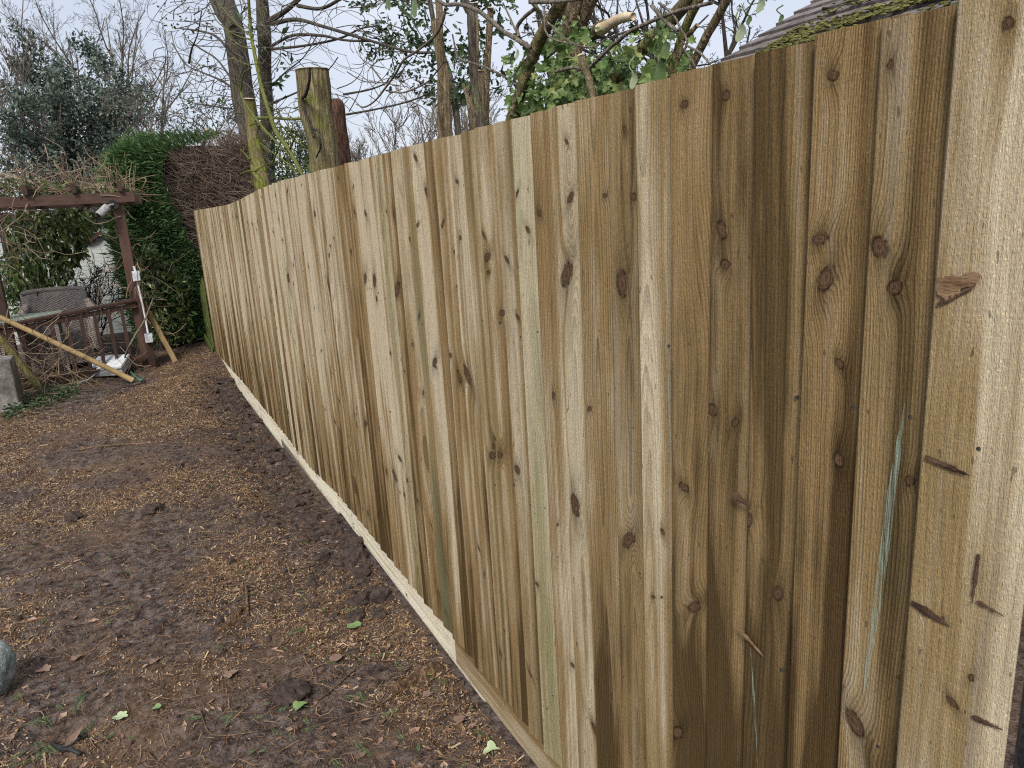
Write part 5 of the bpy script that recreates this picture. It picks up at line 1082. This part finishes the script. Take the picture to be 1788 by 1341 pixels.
C_ = np.concatenate([np.repeat(S[3:], 3, 0) for S, _ in spots]); C_ = C_+rng.normal(0, 0.05, C_.shape); k_ = len(C_); L_ = 0.062*np.exp(rng.normal(0, 0.25, k_)); b = MB(); b.shaped(C_, rvec(k_)+[0,0,-0.2], rvec(k_)+[-0.3,-0.5,0.5], L_, HOLLY, 0.12); tag(b.build('foliage', M['holly'], hl), kind='stuff')

# ------------------------------------------------------------------ garden shed roof beyond the fence
PIT = math.radians(25.75); ex = 0.143; X0, Z0, Y1 = 1.985, 2.250, 2.514
rf = thing('tiled_outbuilding', 'outbuilding with mossy grey-brown tiled roof showing above the right of the fence', 'outbuilding', (3.2, 0.9, -0.2))
M['tile'] = None
s = Sh('weathered_roof_tile'); n1 = s.noise(s.co(), 14, 4, 0.65); n2 = s.noise(s.co(), 90, 3, 0.7); rr = s.orand()
col = s.ramp(s.clamp((n1-0.5)*1.2+(n2-0.5)*0.6+rr*0.5+0.25), [(0.1,(0.07,0.062,0.06)),(0.55,(0.165,0.145,0.14)),(1.0,(0.29,0.262,0.255))]); s.bump(n2, 0.004); M['tile'] = s.done(col, 0.9, 0.15)
M['brick'] = m_simple('outbuilding_wall', [(0.2,(0.16,0.08,0.055)),(0.8,(0.30,0.17,0.12))], 12, 0.9, 0.003, 60)
b = MB(); b.box((3.3, 0.75, 0.98), (2.3, 3.4, 2.35)); b.build('wall', M['brick'], rf)
b = MB(); th_ = 0.02; dx, dz = math.cos(PIT), math.sin(PIT)
A_ = np.array([X0-0.30*dx, 0, Z0-0.05-0.30*dz]); E_ = A_+np.array([dx, 0, dz])*2.0; b.add([(A_[0], Y1-0.03, A_[2]), (A_[0], -1.1, A_[2]), (E_[0], -1.1, E_[2]), (E_[0], Y1-0.03, E_[2])], [np.array([[0,1,2,3]])]); b.build('roof_deck', M['brick'], rf)
tw = 0.172
tm = []
for v_ in range(3):
    g_ = np.random.default_rng(v_+50); b = MB(); hx = 0.235; n = 4; V = []
    for i in range(n+1):
        y = -tw/2+0.002+(tw-0.004)*i/n; s_ = g_.normal(0, 0.003); V += [(s_, y, 0), (s_, y, 0.017+g_.normal(0, 0.0012)), (hx, y, 0.014), (hx, y, 0)]
    f = [[4*i+j, 4*i+4+j, 4*i+4+(j+1)%4, 4*i+(j+1)%4] for i in range(n) for j in range(4)]
    b.add(V, [np.array(f)]); b.add(V, [np.array([[0,1,2,3]]), np.array([[4*n+3,4*n+2,4*n+1,4*n]])]); q = b.build('roof_tile', M['tile'], None, loc=(0,0,0)); tm.append(q.data); bpy.data.objects.remove(q)
for r in range(-2, 11):
    for c_ in range(15):
        p = np.array([X0+dx*ex*r, Y1-tw/2-tw*c_-(tw/2 if r % 2 else 0)*(1 if c_ or True else 0), Z0+dz*ex*r])
        if r % 2 == 0 or c_ >= 0:
            o = inst('roof_tile', tm[(r*3+c_*2+r*c_) % 3], rf, p, (rnd.gauss(0, 0.012), -PIT+0.085+rnd.gauss(0, 0.012), rnd.gauss(0, 0.012)))
    if r % 2: o = inst('roof_tile', tm[r % 3], rf, (X0+dx*ex*r, Y1-tw/4, Z0+dz*ex*r), (0, -PIT+0.085, 0), (1, 0.5, 1))
M['moss'] = m_leaf('roof_moss', [(0.0,(0.05,0.052,0.02)),(0.5,(0.125,0.125,0.045)),(1.0,(0.25,0.235,0.09))], 0.95, 0.3, 0.05, 0.1)
b = MB(); g_ = np.random.default_rng(60)
for q in range(5200):
    yy = Y1-0.35-1.9*g_.random(); rr_ = -1+min(9, int(abs(g_.normal(0, 1.9))+ (0.5 if yy < 1.7 else 0)*2*g_.random())); off = g_.normal(0.0, 0.02) if g_.random() < 0.6 else g_.uniform(0, ex)
    if g_.random() > (vnoise(yy*4, rr_*0.9, 61)-0.40)*2.2: continue
    p = np.array([X0+dx*(ex*rr_+off), yy, Z0+dz*(ex*rr_+off)+0.024+0.004]); r_ = abs(g_.normal(0.0035, 0.0028))+0.002; b.add((IV*(1+rng.normal(0, 0.35, (12, 1))))*np.array([r_*1.3, r_*1.8, r_*0.6])+p, [IF])
q = b.build('moss', M['moss'], rf, label='yellow-green moss cushions'); q['kind'] = 'stuff'

# ------------------------------------------------------------------ shrubs and vines round the pergola
def px_cloud(n, poly_x, lo, hi, y0, y1):
    px = rng.uniform(poly_x[0], poly_x[-1], n); a_ = np.interp(px, poly_x, lo); c_ = np.interp(px, poly_x, hi); py = a_+(c_-a_)*rng.random(n)
    return np.array([ony(u_, v_, float(rng.uniform(y0, y1))) for u_, v_ in zip(px, py)])
lt = thing('laurel_shrub', 'dark glossy laurel shrub hanging under the pergola at the left', 'shrub', (-2.05, 11.2, -0.15))
C_ = np.concatenate([px_cloud(1500, [8,30,60,100,150], [372,366,366,366,368], [520,520,515,505,440], 10.7, 11.6), px_cloud(500, [60,100,150,165], [366,366,366,368], [440,430,420,400], 10.4, 11.2)]); n = len(C_); L_ = rng.uniform(0.08, 0.13, n)
b = MB(); b.leaves(C_, rvec(n)*0.6+[0,0,-0.75], rvec(n)+[0,-0.8,0.5], L_, L_*0.42, 0.2); tag(b.build('foliage', M['laurel'], lt), kind='stuff')
b = MB()
for q in range(9):
    p = ony(rnd.uniform(70, 105), 560, 11.3); e_ = ony(rnd.uniform(15, 140), rnd.uniform(370, 420), 11.2); b.tube(spline([p*np.array([1,1,0])+[0,0,-0.15], (p+e_)/2+rng.normal(0, 0.08, 3), e_], 5), np.linspace(0.035, 0.01, 11), 6)
b.build('stems', M['bark_dark'], lt, smooth=True)
br = []; base = ony(152, 560, 12.3)*np.array([1,1,0])+[0,0,-0.15]
for i in range(8): br += grow(base+rng.normal(0, 0.06, 3)*[1,1,0], (0.16*(i-3.5), 0.0, 1), 1.15, 0.02, 4, 200+i, spread=0.8, up=0.02, wob=0.16, nch=(6,5,4), ratio=0.5, start=0.2)
tree('bare_shrub', 'bare dark-branched shrub standing against the white shed', base, (M['twig_dark'], M['twig_dark']), br, rmin=0.004, cat='shrub')
sh = thing('cherry_laurel', 'leafy evergreen shrub between the pergola post and the end of the new fence', 'shrub', (-0.55, 10.65, -0.15))
C_ = px_cloud(1300, [242,265,300,335], [430,420,455,490], [560,585,600,590], 10.35, 10.95); n = len(C_); L_ = rng.uniform(0.06, 0.11, n); b = MB(); b.leaves(C_, rvec(n)*0.7+[0,0,-0.6], rvec(n)+[0,-0.8,0.5], L_, L_*0.42, 0.2); tag(b.build('foliage', M['laurel'], sh), kind='stuff')
b = MB()
for q in range(7):
    p = ony(rnd.uniform(270, 320), 600, 10.7); e_ = ony(rnd.uniform(250, 330), rnd.uniform(440, 520), 10.6); b.tube(spline([p*np.array([1,1,0])+[0,0,-0.15], (p+e_)/2+rng.normal(0, 0.05, 3), e_], 4), np.linspace(0.014, 0.005, 9), 5)
b.build('stems', M['bark_dark'], sh)
db = thing('dark_bush', 'dark green bush low behind the mossy stump and the twin trunks', 'shrub', (1.6, 12.6, -0.15))
C_ = px_cloud(1500, [455,480,510,540,560], [250,225,222,240,270], [335,330,322,312,305], 12.2, 13.0); n = len(C_); L_ = rng.uniform(0.05, 0.10, n); b = MB(); b.leaves(C_, rvec(n)+[0,0,0.2], rvec(n)+[0,-0.6,0.6], L_, L_*0.4, 0.2); tag(b.build('foliage', M['holly'], db), kind='stuff')
b = MB()
for q in range(8):
    e_ = ony(rnd.uniform(460, 550), rnd.uniform(235, 280), 12.6); p = np.array([1.6+rnd.gauss(0, 0.15), 12.6, -0.15]); b.tube(spline([p, (p+e_)/2+rng.normal(0, 0.06, 3), e_], 4), np.linspace(0.03, 0.008, 9), 5)
b.build('stems', M['bark_dark'], db)
# bush at far left behind the table
sb = thing('green_bush', 'light green bush behind the table at the left edge', 'shrub', (-2.7, 11.9, -0.15))
C_ = px_cloud(900, [-10,20,60,75], [440,470,490,500], [570,560,545,540], 11.7, 12.4); n = len(C_); L_ = rng.uniform(0.05, 0.09, n); b = MB(); b.leaves(C_, rvec(n)+[0,0,0.2], rvec(n)+[0,-0.6,0.6], L_, L_*0.5, 0.2); tag(b.build('foliage', M['hedge'], sb), kind='stuff')
# climbing vines
vn = thing('pergola_vine', 'leafless tangle of brown climber stems piled on top of the pergola', 'vine', (-2.3, 9.9, -0.15))
b = MB(); g_ = np.random.default_rng(70)
def squig(b, p, L_, r_, g_, flat=(1,1,1), n=7, wob=0.5, d0=None):
    d = g_.normal(size=3)*flat if d0 is None else np.array(d0, float)
    d = d/np.linalg.norm(d); P = [p]
    for k_ in range(n): d = d+g_.normal(0, wob, 3)*flat; d /= np.linalg.norm(d); p = p+d*L_/n; P.append(p)
    b.tube(spline(P, 2), r_, 3, False)
for q in range(210):
    px = g_.uniform(-20, 238); py = g_.uniform(np.interp(px, [-20,60,150,238], [305,312,322,326]), 336); squig(b, ony(px, py, g_.uniform(9.85, 11.2)), g_.uniform(0.25, 0.8), g_.uniform(0.003, 0.007), g_, (1,0.8,0.35))
for q in range(60):
    px = g_.uniform(120, 236); squig(b, ony(px, 338, g_.uniform(9.6, 10.2)), g_.uniform(0.2, 0.5), 0.003, g_, (0.4,0.4,1), 5, 0.18, (g_.normal(0, 0.25), 0, 1))
for q in range(55):
    px = g_.uniform(-20, 40); squig(b, ony(px, g_.uniform(340, 500), g_.uniform(9.4, 10.2)), g_.uniform(0.3, 0.9), g_.uniform(0.003, 0.008), g_, (0.7,0.6,1), 7, 0.35)
for q in range(40):
    py = g_.uniform(355, 560); squig(b, ony(np.interp(py, [355,520], [212,248])+g_.normal(0, 7), py, g_.uniform(9.62, 9.9)), g_.uniform(0.2, 0.5), g_.uniform(0.003, 0.007), g_, (0.5,0.5,1), 6, 0.35)
tag(b.build('stems', M['vine'], vn, smooth=True), kind='stuff')
C_ = px_cloud(420, [-10,60,150,235], [308,316,325,330], [345,342,340,345], 9.6, 11.0); n = len(C_); L_ = rng.uniform(0.05, 0.09, n); b = MB(); b.leaves(C_, rvec(n), rvec(n)+[0,-0.5,0.6], L_, L_*0.5, 0.2)
C2 = px_cloud(160, [90,140,175], [362,360,366], [392,400,395], 10.0, 10.4); n = len(C2); L_ = rng.uniform(0.06, 0.1, n); b.leaves(C2, rvec(n)+[0,0,-0.4], rvec(n)+[0,-0.5,0.6], L_, L_*0.6, 0.2); tag(b.build('leaves', M['laurel'], vn), kind='stuff')
v2 = thing('railing_vine', 'dry straw-coloured vine stems sprawling in front of the railing at the left', 'vine', (-1.75, 9.0, -0.15))
b = MB()
for q in range(110):
    px = g_.uniform(-10, 140); py = g_.uniform(570+px*0.35, 695); squig(b, ony(px, py, g_.uniform(8.75, 9.15)), g_.uniform(0.25, 0.9), g_.uniform(0.002, 0.0042)*(1 if g_.random() < 0.85 else 1.8), g_, (0.9,0.35,0.8), 7, 0.24)
for q in range(35):
    px = g_.uniform(150, 300); py = g_.uniform(480, 620); squig(b, ony(px, py, g_.uniform(9.4, 9.9)), g_.uniform(0.2, 0.7), g_.uniform(0.0025, 0.005), g_, (0.9,0.35,0.9), 7, 0.30)
tag(b.build('stems', M['vine'], v2, smooth=True), kind='stuff')
for pp, y_, ws, lab in [([(0,378+0),(20,370)],9.3,4,None)]: pass
b = MB(); b.tube(spline([onz(213,643,-0.15), ony(222,612,9.3), ony(236,585,9.35), ony(252,560,9.45), ony(268,520,9.5)], 5), 0.011, 6); tag(b.build('dry_stem', M['twig_pale'], None, smooth=True), 'pale dry stem rising from the soil in front of the railing post', 'stem')
# ground ivy at the block
gi = thing('ground_ivy', 'low patch of dark green ivy on the soil beside the concrete block', 'ivy', onz(60,705,-0.17))
n = 520; px = rng.uniform(10, 135, n); py = np.interp(px, [10,60,135], [722,705,682])+rng.normal(0, 8, n); P = np.array([onz(a_, c_, -0.15) for a_, c_ in zip(px, py)]); P[:, 2] = ground_z(P[:,0], P[:,1])+rng.uniform(0.0, 0.09, n); L_ = rng.uniform(0.03, 0.055, n)
b = MB(); b.leaves(P, rvec(n)*[1,1,0.5], rvec(n)*0.5+[0,-0.3,1], L_, L_*0.8, 0.2); tag(b.build('leaves', M['holly'], gi), kind='stuff')
b = MB()
for q in range(30): squig(b, P[q*7]-[0,0,0.01], 0.3, 0.003, g_, (1,1,0.1), 6, 0.3)
tag(b.build('runners', M['vine'], gi), kind='stuff')
P = [onz(px, py, -0.165) for px, py in [(85,702),(120,690),(160,684),(210,678),(250,668)]]; P = spline([np.array([p[0], p[1], ground_z(p[0], p[1])+0.012]) for p in P], 6); b = MB(); b.tube(P, 0.006, 6); tag(b.build('black_cable', M['rubber'], None, smooth=True), 'dark cable snaking over the soil below the electrical enclosure', 'cable')
b = MB()
for px, py in [(125,702),(140,708),(150,696),(170,692),(180,688),(132,700)]: sprig(b, onz(px, py, -0.165), rnd.uniform(0.12, 0.25), rnd.uniform(0, 6.28), rnd.gauss(0, 0.4))
tag(b.build('cut_sprigs', M['sprig'], None), 'clump of bright green cut conifer sprigs on the soil below the white enclosure', 'sprigs', kind='stuff')
